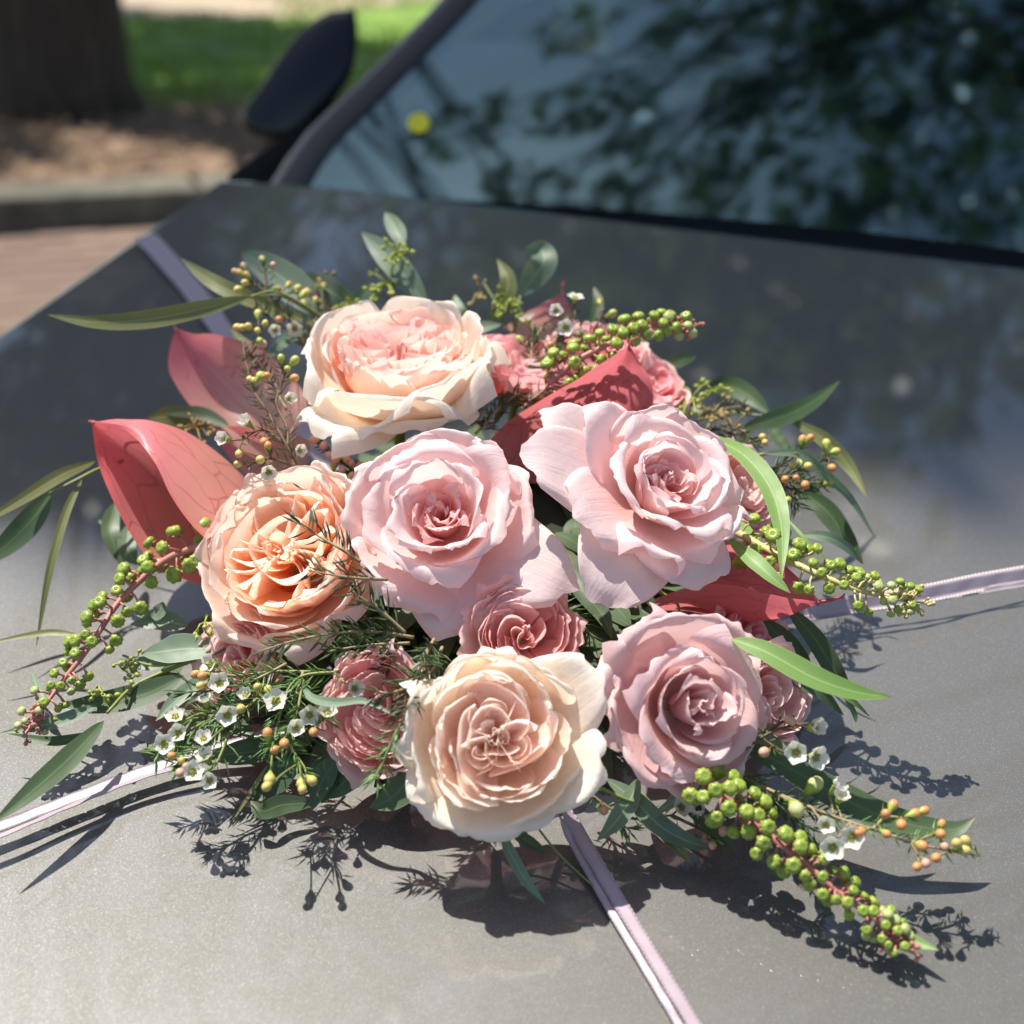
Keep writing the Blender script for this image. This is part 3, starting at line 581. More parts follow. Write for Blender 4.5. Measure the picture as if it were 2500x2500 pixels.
    def swirl(s, m, mat, r0=.14, r1=.78, top=.12, drift=.16, cx=0., cy=0., span=(1.2, 2.4)):
        a0 = s.rg.uniform(0, 6)
        for i in range(m):
            q = i / (m - 1); rho = r0 + (r1 - r0) * q ** .85; ph = a0 + i * 2.4 + s.rg.uniform(-.5, .5); sp = s.rg.uniform(*span) * (.55 + .45 * (1 - q)) ; pl = []
            ex, ey = s.rg.uniform(-.08, .08) + cx * (1 - q), s.rg.uniform(-.08, .08) + cy * (1 - q); dr = s.rg.uniform(.5, 1.3) * drift
            for a in np.linspace(-sp, sp, 7):
                r = rho + dr * a / sp * .5 + .05 * math.cos(3 * a + i); r = min(r, .86); pl.append((ex + r * math.cos(ph + a), ey + r * math.sin(ph + a)))
            e_ = s.rg.uniform(-.06, .05)
            s.put(fold(pl[::-1] if 0 else pl, (top - .1 + e_, top + e_ - .06 * (1 - q)), -.5, s.rg.uniform(.0, .1), .04, s.rg.uniform(0, 99), 23), mat)
    def heart(s, mat, n=5, r=.12, top=.1):
        for i in range(n):
            a = s.rg.uniform(0, 6.28); rr = r * s.rg.uniform(.3, 1.3); s.put(petal([(.02, -.4), (rr * .8, -.2), (rr, 0), (rr * 1.15, top + s.rg.uniform(-.08, .05))], .13, a, amp=.05, seed=s.rg.uniform(0, 99), nu=9, nv=8), mat)
    def spiral(s, mats, layers):
        for k, (n, r, zt, lip, hw) in enumerate(layers):
            rz = [(.06, -.9 + .03 * k), (.5 * r + .05, -.62), (.82 * r, -.2), (.96 * r, zt * .6), (r + lip * .5, zt), (r + lip, zt - abs(lip) * .25)]
            s.ring(n, rz, hw, mats[min(k, len(mats) - 1)], az0=s.rg.uniform(0, 6), amp=.085, sp=.10, nu=15, nv=15, round_=.22, point=.06, roll=.05 + .3 * lip)
RG = 'garden roses in the bouquet'; RM = 'mauve roses in the bouquet'
a = Rose('cream_rose', 'large cream rose with blush centre at the top, in front of the seeded eucalyptus', (968, 850, .148), .0405, (.02, .80, .60), RG, 1)
a.cups([CREAM, ROSY, ROSY], ((5, 1.0, .16), (5, .93, .15), (6, .84, .13))); a.vfolds(6, ROSY, (.16, -.04), (.16, .36), .8, .35); a.swirl(8, ROSY, .3, .84, .14); a.heart(ROSY, 4)
a.guards([(196, 1.24, .02, .9, .06, .25), (232, 1.66, -.62, .7, .08, .45), (262, 1.3, -.08, 1.35, .02, .22), (312, 1.24, .06, 1.2, .03, .2), (345, 1.4, .1, .75, .05, .35), (20, 1.24, .2, .75, 0, .2), (75, 1.12, .2, .85, 0, .1), (135, 1.12, .18, .8, 0, .15), (284, 1.34, -.6, 1.1, .02, .2)], CREAM); a.calyx()
b = Rose('peach_rose', 'apricot garden rose with deep orange heart beside the big folded anthurium', (686, 1337, .094), .0382, (-.30, .40, .87), RG, 2)
b.cups([PEACHO, PEACHO, PEACH], ((5, 1.02, .16), (5, .92, .14), (5, .82, .1))); b.vfolds(5, PEACH, (.1, -.08), (.16, .38), .8, .35); b.swirl(5, PEACH, .45, .84, .1); b.heart(PEACH, 9, .24, .06)
b.guards([(155, 1.14, .06, .9, 0, .15), (207, 1.24, -.08, .9, .04, .2), (250, 1.38, -.3, .95, .04, .25), (285, 1.2, -.25, .95, .02, .2), (325, 1.25, -.2, .9, .02, .2), (20, 1.2, 0, .9, 0, .15), (50, 1.28, 0, .85, .02, .15), (90, 1.16, .08, .9, 0, .15)], PEACHO); b.calyx()
c = Rose('pink_rose', 'open pale pink rose in the middle of the bouquet', (1068, 1250, .122), .0325, (-.08, .33, .94), RM, 3)
c.spiral([MAUVI, MAUVI, MAUVE, MAUVE], [(3, .17, .0, .02, .24), (4, .38, .05, .03, .4), (4, .66, .34, .1, .72), (5, .97, .12, .2, .9)]); c.swirl(5, MAUVI, .08, .3, -.02, .1, 0, 0, (.7, 1.6))
c.guards([(82, 1.42, -.1, 1.15, .0, .08), (42, 1.32, -.1, .9, .04, .15), (6, 1.5, -.2, 1.0, .06, .25), (-27, 2.3, -.35, .95, .14, .3), (-50, 1.8, -.5, .85, .1, .4), (-76, 1.85, -.6, 1.0, .03, .3), (-108, 1.5, -.45, .95, .04, .35), (216, 1.4, -.3, .9, .05, .3), (165, 1.5, -.15, .9, .14, .25), (122, 1.36, -.1, 1.0, .06, .12)], MAUVE); c.calyx()
d = Rose('pink_rose', 'pale pink rose with wide swept back petals under the upper crimson anthurium', (1640, 1168, .132), .029, (.38, .42, .82), RM, 4)
d.spiral([MAUVI, MAUVE, MAUVE], [(4, .3, .02, .02, .34), (5, .66, .26, .04, .7), (4, .98, .22, .2, .95)]); d.swirl(9, MAUVI, .1, .55, .05, .2, .05, 0, (.8, 1.7)); d.heart(MAUVI, 4)
d.guards([(178, 2.65, -.35, 1.15, .1, .25), (155, 2.5, -.45, .9, .12, .12), (143, 1.9, -.1, .9, .1, .12), (108, 1.4, .1, .95, .0, .15), (60, 1.3, .12, .95, 0, .2), (25, 1.2, .1, .9, .0, .25), (-37, 1.45, .05, .95, .02, .35), (-68, 1.95, -.4, 1.1, .03, .2), (241, 2.55, -.75, 1.2, .1, .15), (256, 1.6, -.05, .85, .04, .4), (210, 2.0, -.25, 1.05, .05, .3)], MAUVE); d.calyx()
e = Rose('cream_rose', 'cream and blush rose at the front, lowest over the bonnet', (1213, 1797, .074), .0312, (.03, .28, .96), RG, 5)
e.cups([CREAM, BLUSH, BLUSH], ((5, 1.0, .16), (5, .88, .16), (5, .76, .15))); e.swirl(7, BLUSH, .32, .82, .16, .34, .03, .1, (.8, 1.7)); e.vfolds(3, BLUSH, (.16, .06), (.3,), .6, .8); e.cfolds(3, BLUSH, 3, .3, (.04, .14), .08, 1.7); e.swirl(5, BLUSH, .07, .26, .1, .1, 0, 0, (.8, 1.8)); e.heart(BLUSH, 7, .15, .1)
e.guards([(85, 1.16, .0, 1.0, .0, .12), (30, 1.76, -.02, .85, .1, .22), (58, 1.2, 0, .9, .03, .2), (-18, 1.64, -.15, .9, .1, .15), (-50, 1.25, -.25, .95, .0, .1), (-82, 1.46, -.4, 1.0, .02, .1), (-128, 1.52, -.4, .85, .06, .15), (195, 1.28, -.12, .8, .02, .3), (166, 1.38, -.05, .75, .05, .35), (125, 1.18, .02, .9, .02, .15)], CREAM); e.calyx()
g_ = Rose('shaded_rose', 'mauve rose with a tight spiral heart, coloured darker for the shade of an anthurium', (1704, 1722, .074), .0285, (.32, .14, .94), RM, 6)
g_.spiral([LILAC, LILAC, LILAC, LILAC], [(3, .13, .3, .02, .26), (3, .36, .36, .05, .5), (4, .68, .28, .1, .85), (4, 1.0, .06, .2, 1.0)])
g_.guards([(100, 1.55, -.15, 1.3, .02, .25), (127, 1.65, -.35, .85, .05, .4), (58, 1.62, -.3, .8, .12, .3), (152, 1.6, -.7, .8, .05, .3), (180, 1.36, -.6, .8, .0, .3), (206, 1.4, -.5, 1.0, .0, .1), (242, 1.5, -.35, .95, .02, .15), (278, 1.3, -.25, .95, .02, .2), (325, 1.25, -.1, .8, .03, .3), (10, 1.25, -.1, .85, .05, .35)], LILAC); g_.calyx()
SG = 'small spray roses between the big blooms'
for lab, px, Rr, ax, mats, sd in (
    ('dusty rose spray rose packed with ruffles above the front cream rose', (1285, 1545, .078), .0255, (.12, .25, .96), (DUST, DUST), 31),
    ('pink spray rose under the needle sprigs, left of the front cream rose', (925, 1735, .055), .0275, (-.22, .15, .96), (PINK, PINK), 32),
    ('coral pink spray rose behind the top cream rose', (1275, 880, .125), .027, (.15, .8, .55), (HOT, HOT), 33),
    ('bright pink spray rose behind the raised green berries', (1460, 850, .125), .027, (.1, .8, .6), (HOT, PINK), 34),
    ('bright pink spray rose showing past the crimson anthurium edge', (1590, 930, .11), .024, (.5, .6, .6), (HOT, PINK), 35),
    ('half open pink spray rose behind the lime eucalyptus leaf', (1812, 1190, .09), .024, (.6, .3, .74), (PINK, PINK), 36),
    ('mauve spray rose tucked beside the mauve rose', (1885, 1700, .05), .024, (.6, .1, .8), (PINK, LILAC), 37),
    ('pink spray rose hidden under the apricot rose', (575, 1610, .045), .022, (-.4, .2, .9), (PINK, DUST), 38),
    ('pale pink spray rose in the gap below the right anthurium', (1850, 1555, .045), .022, (.6, .3, .7), (HOT, PINK), 39)):
    q = Rose('spray_rose', lab, px, Rr, ax, SG, sd)
    q.cups(mats[::-1], ((7, 1.0, .1), (7, .86, .14), (6, .74, .14))); q.swirl(18, mats[0], .08, .86, .15, .24, q.rg.uniform(-.15, .15), q.rg.uniform(-.15, .15), (.6, 1.5)); q.heart(mats[0], 4)
    q.ring(6, [(.1, -.95), (.65, -.75), (1.0, -.3), (1.13, .0), (1.22, -.02)], .6, mats[1], az0=1., amp=.08, roll=.2); q.calyx()

# ------------------------------------------------------------------ anthuriums
def spathe(label, curves, mat, nu=25, nv=33, tail=None):
    T = thing('anthurium', label, 'flower', P(*curves[0][0]), 'waxy anthurium spathes around the rim')
    v, f, uv = loft([[P(*q) for q in c_] for c_ in curves], nu, nv)
    v = np.array(v); n = NB
    v = np.array([p + n * .0011 * nz3(uvx[0] * 5, uvx[1] * 6, len(label)) for p, uvx in zip(v, uv)])
    obj('spathe', v, f, mat, T, uv)
    mb = MB(); tip = curves[len(curves) // 2][-1]; t3 = P(*tip); back = P(*curves[len(curves) // 2][-2]); d_ = (t3 - back) / np.linalg.norm(t3 - back)
    tl = [P(*q) for q in tail] if tail else [t3, t3 + d_ * .003 + NB * .0015, t3 + d_ * .006 + NB * .004]
    mb.tube([tl[0] - d_ * .002] + tl, np.linspace(.0012, .0004, len(tl) + 1), 6); mb.obj('tip', mat, T); return T
spathe('pink veined anthurium spathe standing at the upper left behind the waxflowers', [
    [(760, 1000, .09), (720, 925, .10), (640, 852, .113), (530, 818, .12), (465, 812, .119), (429, 803, .115)],
    [(690, 1090, .06), (625, 1030, .072), (560, 960, .082), (490, 882, .097), (452, 838, .107), (429, 803, .115)],
    [(660, 1140, .05), (560, 1080, .066), (480, 1010, .08), (418, 920, .096), (412, 862, .106), (428, 803, .115)]], SPA, tail=[(428, 802, .115), (424, 792, .117), (420, 786, .12)])
spathe('orange pink anthurium lobe under the upper left spathe', [
    [(760, 1080, .06), (700, 1050, .068), (620, 1045, .072), (560, 1040, .072), (515, 1040, .07)],
    [(740, 1180, .03), (680, 1150, .042), (610, 1110, .054), (560, 1075, .062), (515, 1042, .07)],
    [(700, 1210, .025), (640, 1190, .034), (580, 1140, .046), (545, 1095, .056), (514, 1043, .07)]], SPA)
spathe('largest red pink anthurium folded over like a shell at the left', [
    [(500, 1432, .035), (420, 1402, .045), (350, 1350, .06), (285, 1240, .08), (240, 1130, .095), (224, 1032, .11)],
    [(560, 1330, .028), (480, 1270, .036), (400, 1190, .052), (325, 1110, .075), (265, 1060, .095), (224, 1031, .11)],
    [(650, 1235, .065), (565, 1140, .085), (475, 1072, .10), (380, 1034, .115), (300, 1024, .118), (224, 1030, .11)],
    [(620, 1280, .08), (540, 1200, .096), (450, 1110, .111), (365, 1048, .122), (295, 1034, .121), (224, 1031, .111)],
    [(570, 1345, .08), (500, 1312, .09), (425, 1225, .105), (378, 1130, .117), (312, 1052, .121), (225, 1032, .111)]], SPB, 41, 41, tail=[(224, 1031, .11), (220, 1028, .111), (216, 1030, .111)])
spathe('crimson anthurium rising to a point behind the upper right pink rose', [
    [(1180, 1090, .10), (1240, 1030, .11), (1320, 978, .125), (1410, 925, .14), (1480, 880, .15), (1533, 846, .155)],
    [(1300, 1180, .065), (1370, 1090, .085), (1430, 1010, .105), (1480, 945, .125), (1513, 890, .142), (1535, 846, .155)],
    [(1500, 1150, .06), (1510, 1070, .085), (1530, 990, .11), (1545, 930, .13), (1545, 885, .145), (1536, 846, .155)],
    [(1540, 1150, .08), (1572, 1060, .10), (1594, 990, .118), (1590, 932, .133), (1562, 885, .147), (1537, 846, .155)]], SPC, tail=[(1535, 847, .155), (1540, 830, .158), (1560, 822, .16)])
spathe('dark red anthurium with sun patches at the right, above the dusky rose', [
    [(1700, 1335, .075), (1760, 1325, .085), (1820, 1322, .088), (1890, 1360, .088), (1950, 1410, .085), (2002, 1470, .08)],
    [(1640, 1420, .045), (1720, 1390, .05), (1800, 1385, .055), (1880, 1415, .062), (1940, 1443, .071), (2002, 1470, .08)],
    [(1600, 1490, .03), (1700, 1495, .038), (1790, 1512, .048), (1860, 1518, .058), (1930, 1502, .069), (2002, 1472, .08)],
    [(1600, 1462, .07), (1700, 1430, .078), (1780, 1428, .082), (1860, 1446, .083), (1930, 1460, .083), (2002, 1470, .08)]], SPC, 33, 33, tail=[(2002, 1470, .08), (2030, 1465, .081), (2056, 1458, .083), (2062, 1450, .085)])
spathe('pink anthurium edge peeking out behind the top cream rose', [
    [(800, 830, .10), (775, 760, .115), (755, 715, .12), (770, 700, .122)],
    [(860, 830, .09), (820, 760, .105), (785, 715, .118), (772, 700, .122)],
    [(930, 820, .10), (890, 755, .112), (830, 712, .12), (774, 700, .122)]], SPB)
spathe('slim pink anthurium tip pointing up behind the white waxflowers', [
    [(1230, 800, .10), (1275, 770, .108), (1330, 738, .115), (1372, 715, .12)],
    [(1290, 830, .09), (1320, 790, .10), (1350, 750, .112), (1374, 715, .12)],
    [(1400, 830, .09), (1400, 780, .102), (1388, 745, .113), (1376, 715, .12)]], SPA, tail=[(1374, 716, .12), (1373, 700, .124), (1376, 688, .128)])

# ------------------------------------------------------------------ eucalyptus
def leaf(T, pts, wpx, mat, up_=.45, twist=0., fold_=.18, nv=25, asym=0., name='leaf'):
    c = crv([P(*q) for q in pts], nv); tg = np.gradient(c, axis=0); tg /= np.linalg.norm(tg, axis=1)[:, None]; m = pts[len(pts) // 2]; wd = wpx * depth(*m) / F / 2
    v, uv = [], []; sg = hash_(pts)
    for j in range(nv):
        t = j / (nv - 1); n = (CW - c[j]); n /= np.linalg.norm(n); n = n * (1 - up_) + NB * up_ + twist * RT; sd = np.cross(tg[j], n); sd /= np.linalg.norm(sd); n = np.cross(sd, tg[j])
        p = max(0, math.sin(math.pi * min(1, t ** .82))) ** .8 if t < 1 else 0; k = wd * max(p, .03) * (1 + .05 * nz3(t * 6, sg, 1))
        for u in (-1, -.8, -.4, 0, .4, .8, 1): v.append(c[j] + sd * k * u * (1 + asym * u) + n * k * (fold_ * abs(u) ** 1.3 + .06 * nz3(u, t * 5, sg))); uv.append((u * .5 + .5, t))
    return obj(name, v, gridf(nv, 7), mat, T, uv)
def hash_(p): return (p[0][0] * 13.7 + p[-1][1] * 7.3) % 97
def sprig(label, leaves, stems=(), group='eucalyptus sprigs', seeds=()):
    T = thing('eucalyptus_sprig', label, 'leaves', P(*leaves[0][0][0]), group)
    for L_ in leaves: leaf(T, *L_[:3], **(L_[3] if len(L_) > 3 else {}))
    if stems:
        mb = MB()
        for st, r in stems: mb.tube(crv([P(*q) for q in st], 14), np.linspace(r, r * .7, 14), 6)
        mb.obj('stem', STEM, T)
    for (x, y, h, n, sp, mt, sd) in seeds:
        rg = random.Random(sd); mb = MB(); c0 = P(x, y, h)
        for i in range(n):
            tip = P(x + rg.uniform(-sp, sp), y + rg.uniform(-sp, sp) * .9, h + rg.uniform(-.004, .012)); md = (c0 + tip) / 2 + NB * .002; mb.tube([c0, md, tip], [.0006, .0005, .0005], 5)
            for k in range(rg.choice((1, 2, 3))):
                q = tip + np.array([rg.gauss(0, 1) for _ in range(3)]) * .0018; r = rg.uniform(.0010, .0017); dr = q - c0; mb.tube([tip, q], .0004, 4); mb.ball(q, r, dr, 1.25, 7, 5, 0); mb.tube([q, q + dr / np.linalg.norm(dr) * r * 2.1], [r * .45, r * .08], 5)
        mb.obj('seed_cluster', SEED if mt == 0 else SEEDT, T)
sprig('long olive eucalyptus leaf reaching out over the bonnet at upper left', [([(612, 724, .155), (500, 752, .155), (360, 780, .152), (230, 786, .15), (115, 768, .15)], 46, OLIVE, dict(up_=.1)),
    ([(775, 792, .13), (650, 746, .14), (545, 702, .148), (490, 668, .15), (442, 630, .152)], 42, OLIVE, dict(up_=.2))], [([(820, 800, .12), (740, 745, .14), (670, 712, .153), (612, 724, .155)], .0011), ([(800, 790, .12), (700, 728, .14), (640, 722, .15), (600, 728, .15)], .0009)])
sprig('pale grey green eucalyptus leaves behind the waxflower buds', [([(800, 770, .12), (730, 712, .13), (650, 650, .137), (588, 616, .14)], 84, EUC, dict(up_=.15)), ([(880, 770, .11), (820, 720, .125), (760, 690, .13), (700, 690, .13)], 60, EUC, dict(up_=.2))], seeds=[(860, 745, .12, 6, 40, 0, 4), (770, 720, .13, 8, 55, 1, 9)])
sprig('upright grey green eucalyptus sprig with yellow seed sprays at the back', [([(1042, 745, .12), (985, 670, .135), (930, 610, .145), (883, 566, .15)], 62, EUC, dict(up_=.1)), ([(982, 602, .15), (972, 570, .155), (955, 540, .158), (940, 518, .16)], 42, EUC, dict(up_=.1)), ([(850, 770, .11), (885, 725, .12), (905, 690, .127)], 44, EUC, dict(up_=.1))],
    [([(960, 770, .11), (955, 710, .125), (958, 650, .14), (982, 602, .15)], .0012)], seeds=[(945, 695, .128, 13, 52, 0, 1), (968, 622, .148, 9, 32, 0, 2)])
sprig('curled grey green eucalyptus leaf behind the coral spray rose', [([(1270, 722, .118), (1300, 680, .128), (1328, 640, .138), (1318, 608, .142), (1275, 612, .143)], 66, EUC, dict(up_=.05)), ([(1200, 785, .10), (1230, 735, .115), (1240, 680, .127), (1214, 632, .135)], 46, OLIVE, dict(up_=.1)), ([(1130, 820, .11), (1175, 800, .115), (1225, 792, .116)], 34, EUC)],
    [([(1250, 830, .09), (1262, 770, .108), (1270, 722, .118)], .0013), ([(1250, 830, .09), (1235, 790, .102), (1215, 745, .115), (1180, 690, .122)], .0008)], seeds=[(1240, 735, .115, 10, 44, 0, 3), (1170, 715, .118, 7, 36, 1, 5)])
sprig('dark eucalyptus leaf lying between the top cream rose and crimson anthurium', [([(1345, 865, .125), (1300, 915, .122), (1260, 960, .117), (1215, 1008, .11)], 52, DARK), ([(1366, 800, .135), (1368, 840, .13), (1350, 890, .125)], 20, DARK), ([(1290, 890, .12), (1250, 950, .115), (1205, 1040, .105)], 40, DARK)])
sprig('drooping dark eucalyptus leaves beyond the right spray rose', [([(1720, 952, .08), (1780, 942, .085), (1838, 972, .085), (1882, 1014, .08)], 50, DARK, dict(up_=.1)), ([(1812, 1046, .085), (1870, 1030, .09), (1940, 1005, .09), (1998, 972, .09), (2050, 930, .09)], 46, DARK, dict(up_=.15)), ([(1930, 1026, .085), (2010, 1072, .08), (2070, 1135, .07), (2118, 1215, .06)], 38, OLIVE, dict(up_=.1)), ([(1880, 1040, .08), (1905, 1075, .075), (1930, 1110, .07)], 34, DARK),
    ([(1940, 1190, .06), (2010, 1240, .055), (2065, 1310, .045), (2108, 1378, .035)], 52, DARK, dict(up_=.1)), ([(1640, 990, .08), (1680, 985, .08), (1720, 1010, .078), (1740, 1030, .075)], 32, DARK)],
    [([(1700, 1080, .07), (1760, 1010, .08), (1830, 1012, .083), (1930, 1022, .085)], .001)], seeds=[(1690, 970, .09, 8, 45, 0, 6), (1730, 1020, .09, 8, 60, 1, 7), (1790, 1050, .09, 8, 55, 1, 8), (1640, 1040, .1, 7, 45, 1, 12), (1745, 955, .09, 6, 40, 0, 13)])
sprig('lime green eucalyptus leaf curving down across the right spray rose', [([(1722, 1061, .11), (1815, 1110, .115), (1880, 1190, .112), (1908, 1290, .105), (1908, 1414, .095)], 56, LIME, dict(up_=.5)), ([(1862, 1107, .1), (1950, 1108, .1), (2010, 1155, .09), (2075, 1215, .075), (2138, 1316, .055)], 26, EUC, dict(up_=.2)), ([(1911, 1256, .09), (1975, 1325, .085), (2052, 1402, .075)], 9, LIME)], [([(1690, 1075, .1), (1722, 1061, .11)], .001), ([(1692, 1076, .1), (1760, 1100, .098), (1820, 1114, .097), (1905, 1103, .1), (1950, 1108, .1)], .0012)])
sprig('short lime eucalyptus leaf lying over the dark red anthurium', [([(1780, 1316, .098), (1830, 1360, .10), (1880, 1405, .098), (1930, 1448, .094)], 44, LIME, dict(up_=.5)), ([(1790, 1270, .085), (1820, 1300, .088), (1850, 1330, .088)], 36, LIME), ([(1950, 1304, .07), (2020, 1312, .07), (2070, 1340, .062), (2108, 1378, .052)], 30, EUC)])
sprig('bright lime eucalyptus leaf pointing right from the mauve rose', [([(1785, 1560, .095), (1866, 1590, .095), (1990, 1656, .09), (2090, 1690, .085), (2178, 1702, .08)], 64, LIME, dict(up_=.55)), ([(1932, 1664, .05), (2000, 1690, .045), (2060, 1746, .03)], 36, DARK), ([(2040, 1690, .05), (2085, 1715, .042), (2124, 1750, .03)], 16, LIME)])
sprig('pair of dark strap leaves dropping below the dark red anthurium', [([(1920, 1480, .06), (1990, 1560, .045), (2045, 1650, .03), (2088, 1726, .012)], 50, DARK, dict(up_=.1)), ([(1860, 1510, .05), (1910, 1560, .04), (1955, 1610, .03), (1980, 1640, .02)], 52, DARK, dict(up_=.1)), ([(2060, 1700, .02), (2085, 1740, .012), (2090, 1765, .008)], 14, DARK)])
sprig('long dark eucalyptus leaf stretched along the bonnet at lower right', [([(1790, 1808, .045), (1904, 1862, .042), (2032, 1935, .036), (2173, 2000, .03), (2318, 2026, .026), (2380, 1996, .03)], 78, DARK, dict(up_=.45)), ([(2190, 2270, .012), (2240, 2300, .012), (2292, 2320, .014)], 26, LIME)], [([(1700, 1780, .04), (1800, 1870, .035), (1920, 1950, .03), (2040, 2000, .028)], .001)])
sprig('grey green eucalyptus leaves lying in the shade under the mauve rose', [([(1480, 1900, .03), (1550, 1955, .024), (1610, 2015, .018), (1680, 2055, .012), (1745, 2072, .008)], 56, EUC, dict(up_=.5)), ([(1560, 1900, .03), (1535, 1960, .025), (1500, 2010, .018), (1458, 2052, .01)], 50, EUC, dict(up_=.3)), ([(1660, 1920, .03), (1640, 1960, .024), (1592, 1990, .02)], 26, EUC)], [([(1380, 1880, .035), (1480, 1930, .03), (1560, 1965, .024)], .001)])
sprig('dull green leaves in the dark gap between the three pink roses', [([(1380, 1380, .07), (1420, 1440, .066), (1470, 1500, .06), (1494, 1560, .055)], 50, DARK), ([(1330, 1395, .06), (1400, 1430, .058), (1480, 1470, .055)], 64, DARK), ([(1640, 1455, .05), (1690, 1460, .052), (1750, 1492, .05)], 50, DARK), ([(1560, 1470, .045), (1620, 1520, .045), (1640, 1580, .04)], 46, DARK)], [([(1600, 1440, .06), (1650, 1470, .055), (1660, 1500, .05)], .001)])
sprig('green leaf with a sunlit tip beside the front cream rose', [([(1040, 1830, .04), (1005, 1890, .032), (960, 1945, .022), (902, 1972, .016)], 88, DARK, dict(up_=.4)), ([(788, 1958, .008), (795, 1890, .02), (870, 1835, .03)], 84, DARK), ([(900, 1850, .02), (850, 1900, .02), (800, 1950, .01)], 70, DARK)])
sprig('slim blue green leaf hanging down in front of the lowest rose', [([(1222, 2020, .028), (1245, 2080, .022), (1285, 2150, .014), (1332, 2208, .006)], 30, EUC, dict(up_=.1)), ([(1244, 2030, .02), (1290, 2055, .015), (1338, 2084, .008)], 32, DARK)], [([(1290, 1990, .02), (1360, 2080, .01), (1450, 2165, .004)], .0007)])
sprig('long eucalyptus leaves trailing off the left side past the folded anthurium', [([(232, 1126, .085), (150, 1160, .085), (60, 1215, .082), (-60, 1290, .08)], 34, OLIVE, dict(up_=.2)), ([(122, 1205, .078), (80, 1265, .07), (10, 1335, .06), (-80, 1390, .055)], 62, DARK, dict(up_=.1)), ([(200, 1170, .08), (160, 1255, .07), (120, 1400, .05), (88, 1582, .02)], 22, OLIVE, dict(up_=.1))], [([(300, 1125, .08), (240, 1145, .083), (190, 1170, .082), (120, 1205, .078)], .0011)])
sprig('dark eucalyptus leaves below the folded anthurium edge', [([(280, 1228, .05), (270, 1300, .045), (305, 1392, .03)], 44, DARK, dict(up_=.1)), ([(316, 1280, .045), (312, 1340, .04), (335, 1380, .03)], 46, EUC, dict(up_=.1)), ([(500, 1050, .07), (430, 1020, .08), (360, 1020, .085)], 60, OLIVE, dict(up_=.3)), ([(240, 1270, .04), (262, 1285, .04), (280, 1300, .035)], 14, EUC)], seeds=[(480, 1045, .08, 8, 38, 1, 14)])
sprig('two broad grey green leaves beneath the left berry spike', [([(458, 1528, .04), (400, 1518, .042), (318, 1524, .042)], 54, EUC, dict(up_=.5)), ([(552, 1585, .045), (460, 1583, .045), (400, 1590, .043), (345, 1596, .04)], 78, EUC, dict(up_=.5)), ([(430, 1600, .03), (360, 1620, .03), (290, 1610, .028)], 40, EUC), ([(200, 1552, .03), (110, 1545, .03), (-40, 1572, .03)], 17, OLIVE)])
sprig('dark eucalyptus leaves fanning out at the lower left corner', [([(448, 1650, .035), (350, 1695, .03), (240, 1718, .026), (140, 1722, .024)], 66, DARK, dict(up_=.4)), ([(236, 1722, .03), (130, 1765, .03), (0, 1790, .03)], 34, EUC), ([(254, 1760, .035), (170, 1850, .034), (80, 1930, .033), (-20, 2012, .032)], 60, DARK, dict(up_=.3)), ([(75, 1640, .02), (95, 1685, .02), (118, 1712, .018)], 20, EUC), ([(230, 1790, .02), (130, 1810, .02), (10, 1790, .022)], 26, DARK)],
    [([(500, 1600, .04), (400, 1640, .035), (320, 1680, .033), (262, 1740, .035)], .0013), ([(500, 1600, .04), (380, 1625, .037), (300, 1600, .035)], .001)], seeds=[(300, 1635, .035, 7, 40, 0, 15), (255, 1700, .035, 5, 30, 0, 16), (500, 1520, .05, 5, 45, 0, 17)])
sprig('broad dark leaves lying on the bonnet under the white waxflowers', [([(720, 1800, .03), (640, 1830, .024), (560, 1842, .018), (500, 1840, .014)], 70, DARK, dict(up_=.5)), ([(740, 1860, .025), (690, 1890, .018), (645, 1930, .012), (612, 1948, .01)], 72, DARK, dict(up_=.4)), ([(770, 1960, .012), (690, 1965, .014), (640, 1980, .016), (612, 1955, .018)], 50, DARK, dict(up_=.2)), ([(655, 1865, .025), (615, 1930, .016), (562, 2014, .006)], 11, OLIVE), ([(580, 1690, .04), (560, 1720, .036), (530, 1790, .03)], 60, EUC), ([(830, 1850, .03), (790, 1900, .02), (760, 1980, .01)], 60, DARK)])
sprig('narrow grey curl of leaf crossing the left spray rose', [([(738, 1672, .07), (762, 1704, .072), (815, 1715, .075), (890, 1712, .078), (970, 1750, .08)], 24, EUC, dict(up_=.4))])

# ------------------------------------------------------------------ berry spikes
def berry_mesh(name, mat, seg=9, dim=.36):
    vs = []; nu, nv = seg * 3, 10
    for j in range(nv + 1):
        p = math.pi * j / nv
        for i in range(nu):
            q = 2 * math.pi * i / nu; rho = math.sin(p); r = rho * (1 + .075 * math.cos(seg * q) * rho); z = .74 * math.cos(p) * (1 + .02 * math.cos(seg * q)) - (dim * math.exp(-(rho / .32) ** 2) * (1 if p < 1.6 else -.3))
            vs.append((r * math.cos(q), r * math.sin(q), z))
    o = len(vs)
    for i in range(6): q = i * math.pi / 3; vs.append((.16 * math.cos(q), .16 * math.sin(q), .5))
    vs.append((0, 0, .66)); f = gridf(nv + 1, nu, 0, True) + [(o + i, o + (i + 1) % 6, o + 6) for i in range(6)]
    return me(name, vs, f, mat)
BM = [berry_mesh('berry', BERRY, 9), berry_mesh('berry', BERRY, 8, .2), berry_mesh('berry', BERRY, 10, .3)]; BY = berry_mesh('berry', BERRYY, 6, .1)
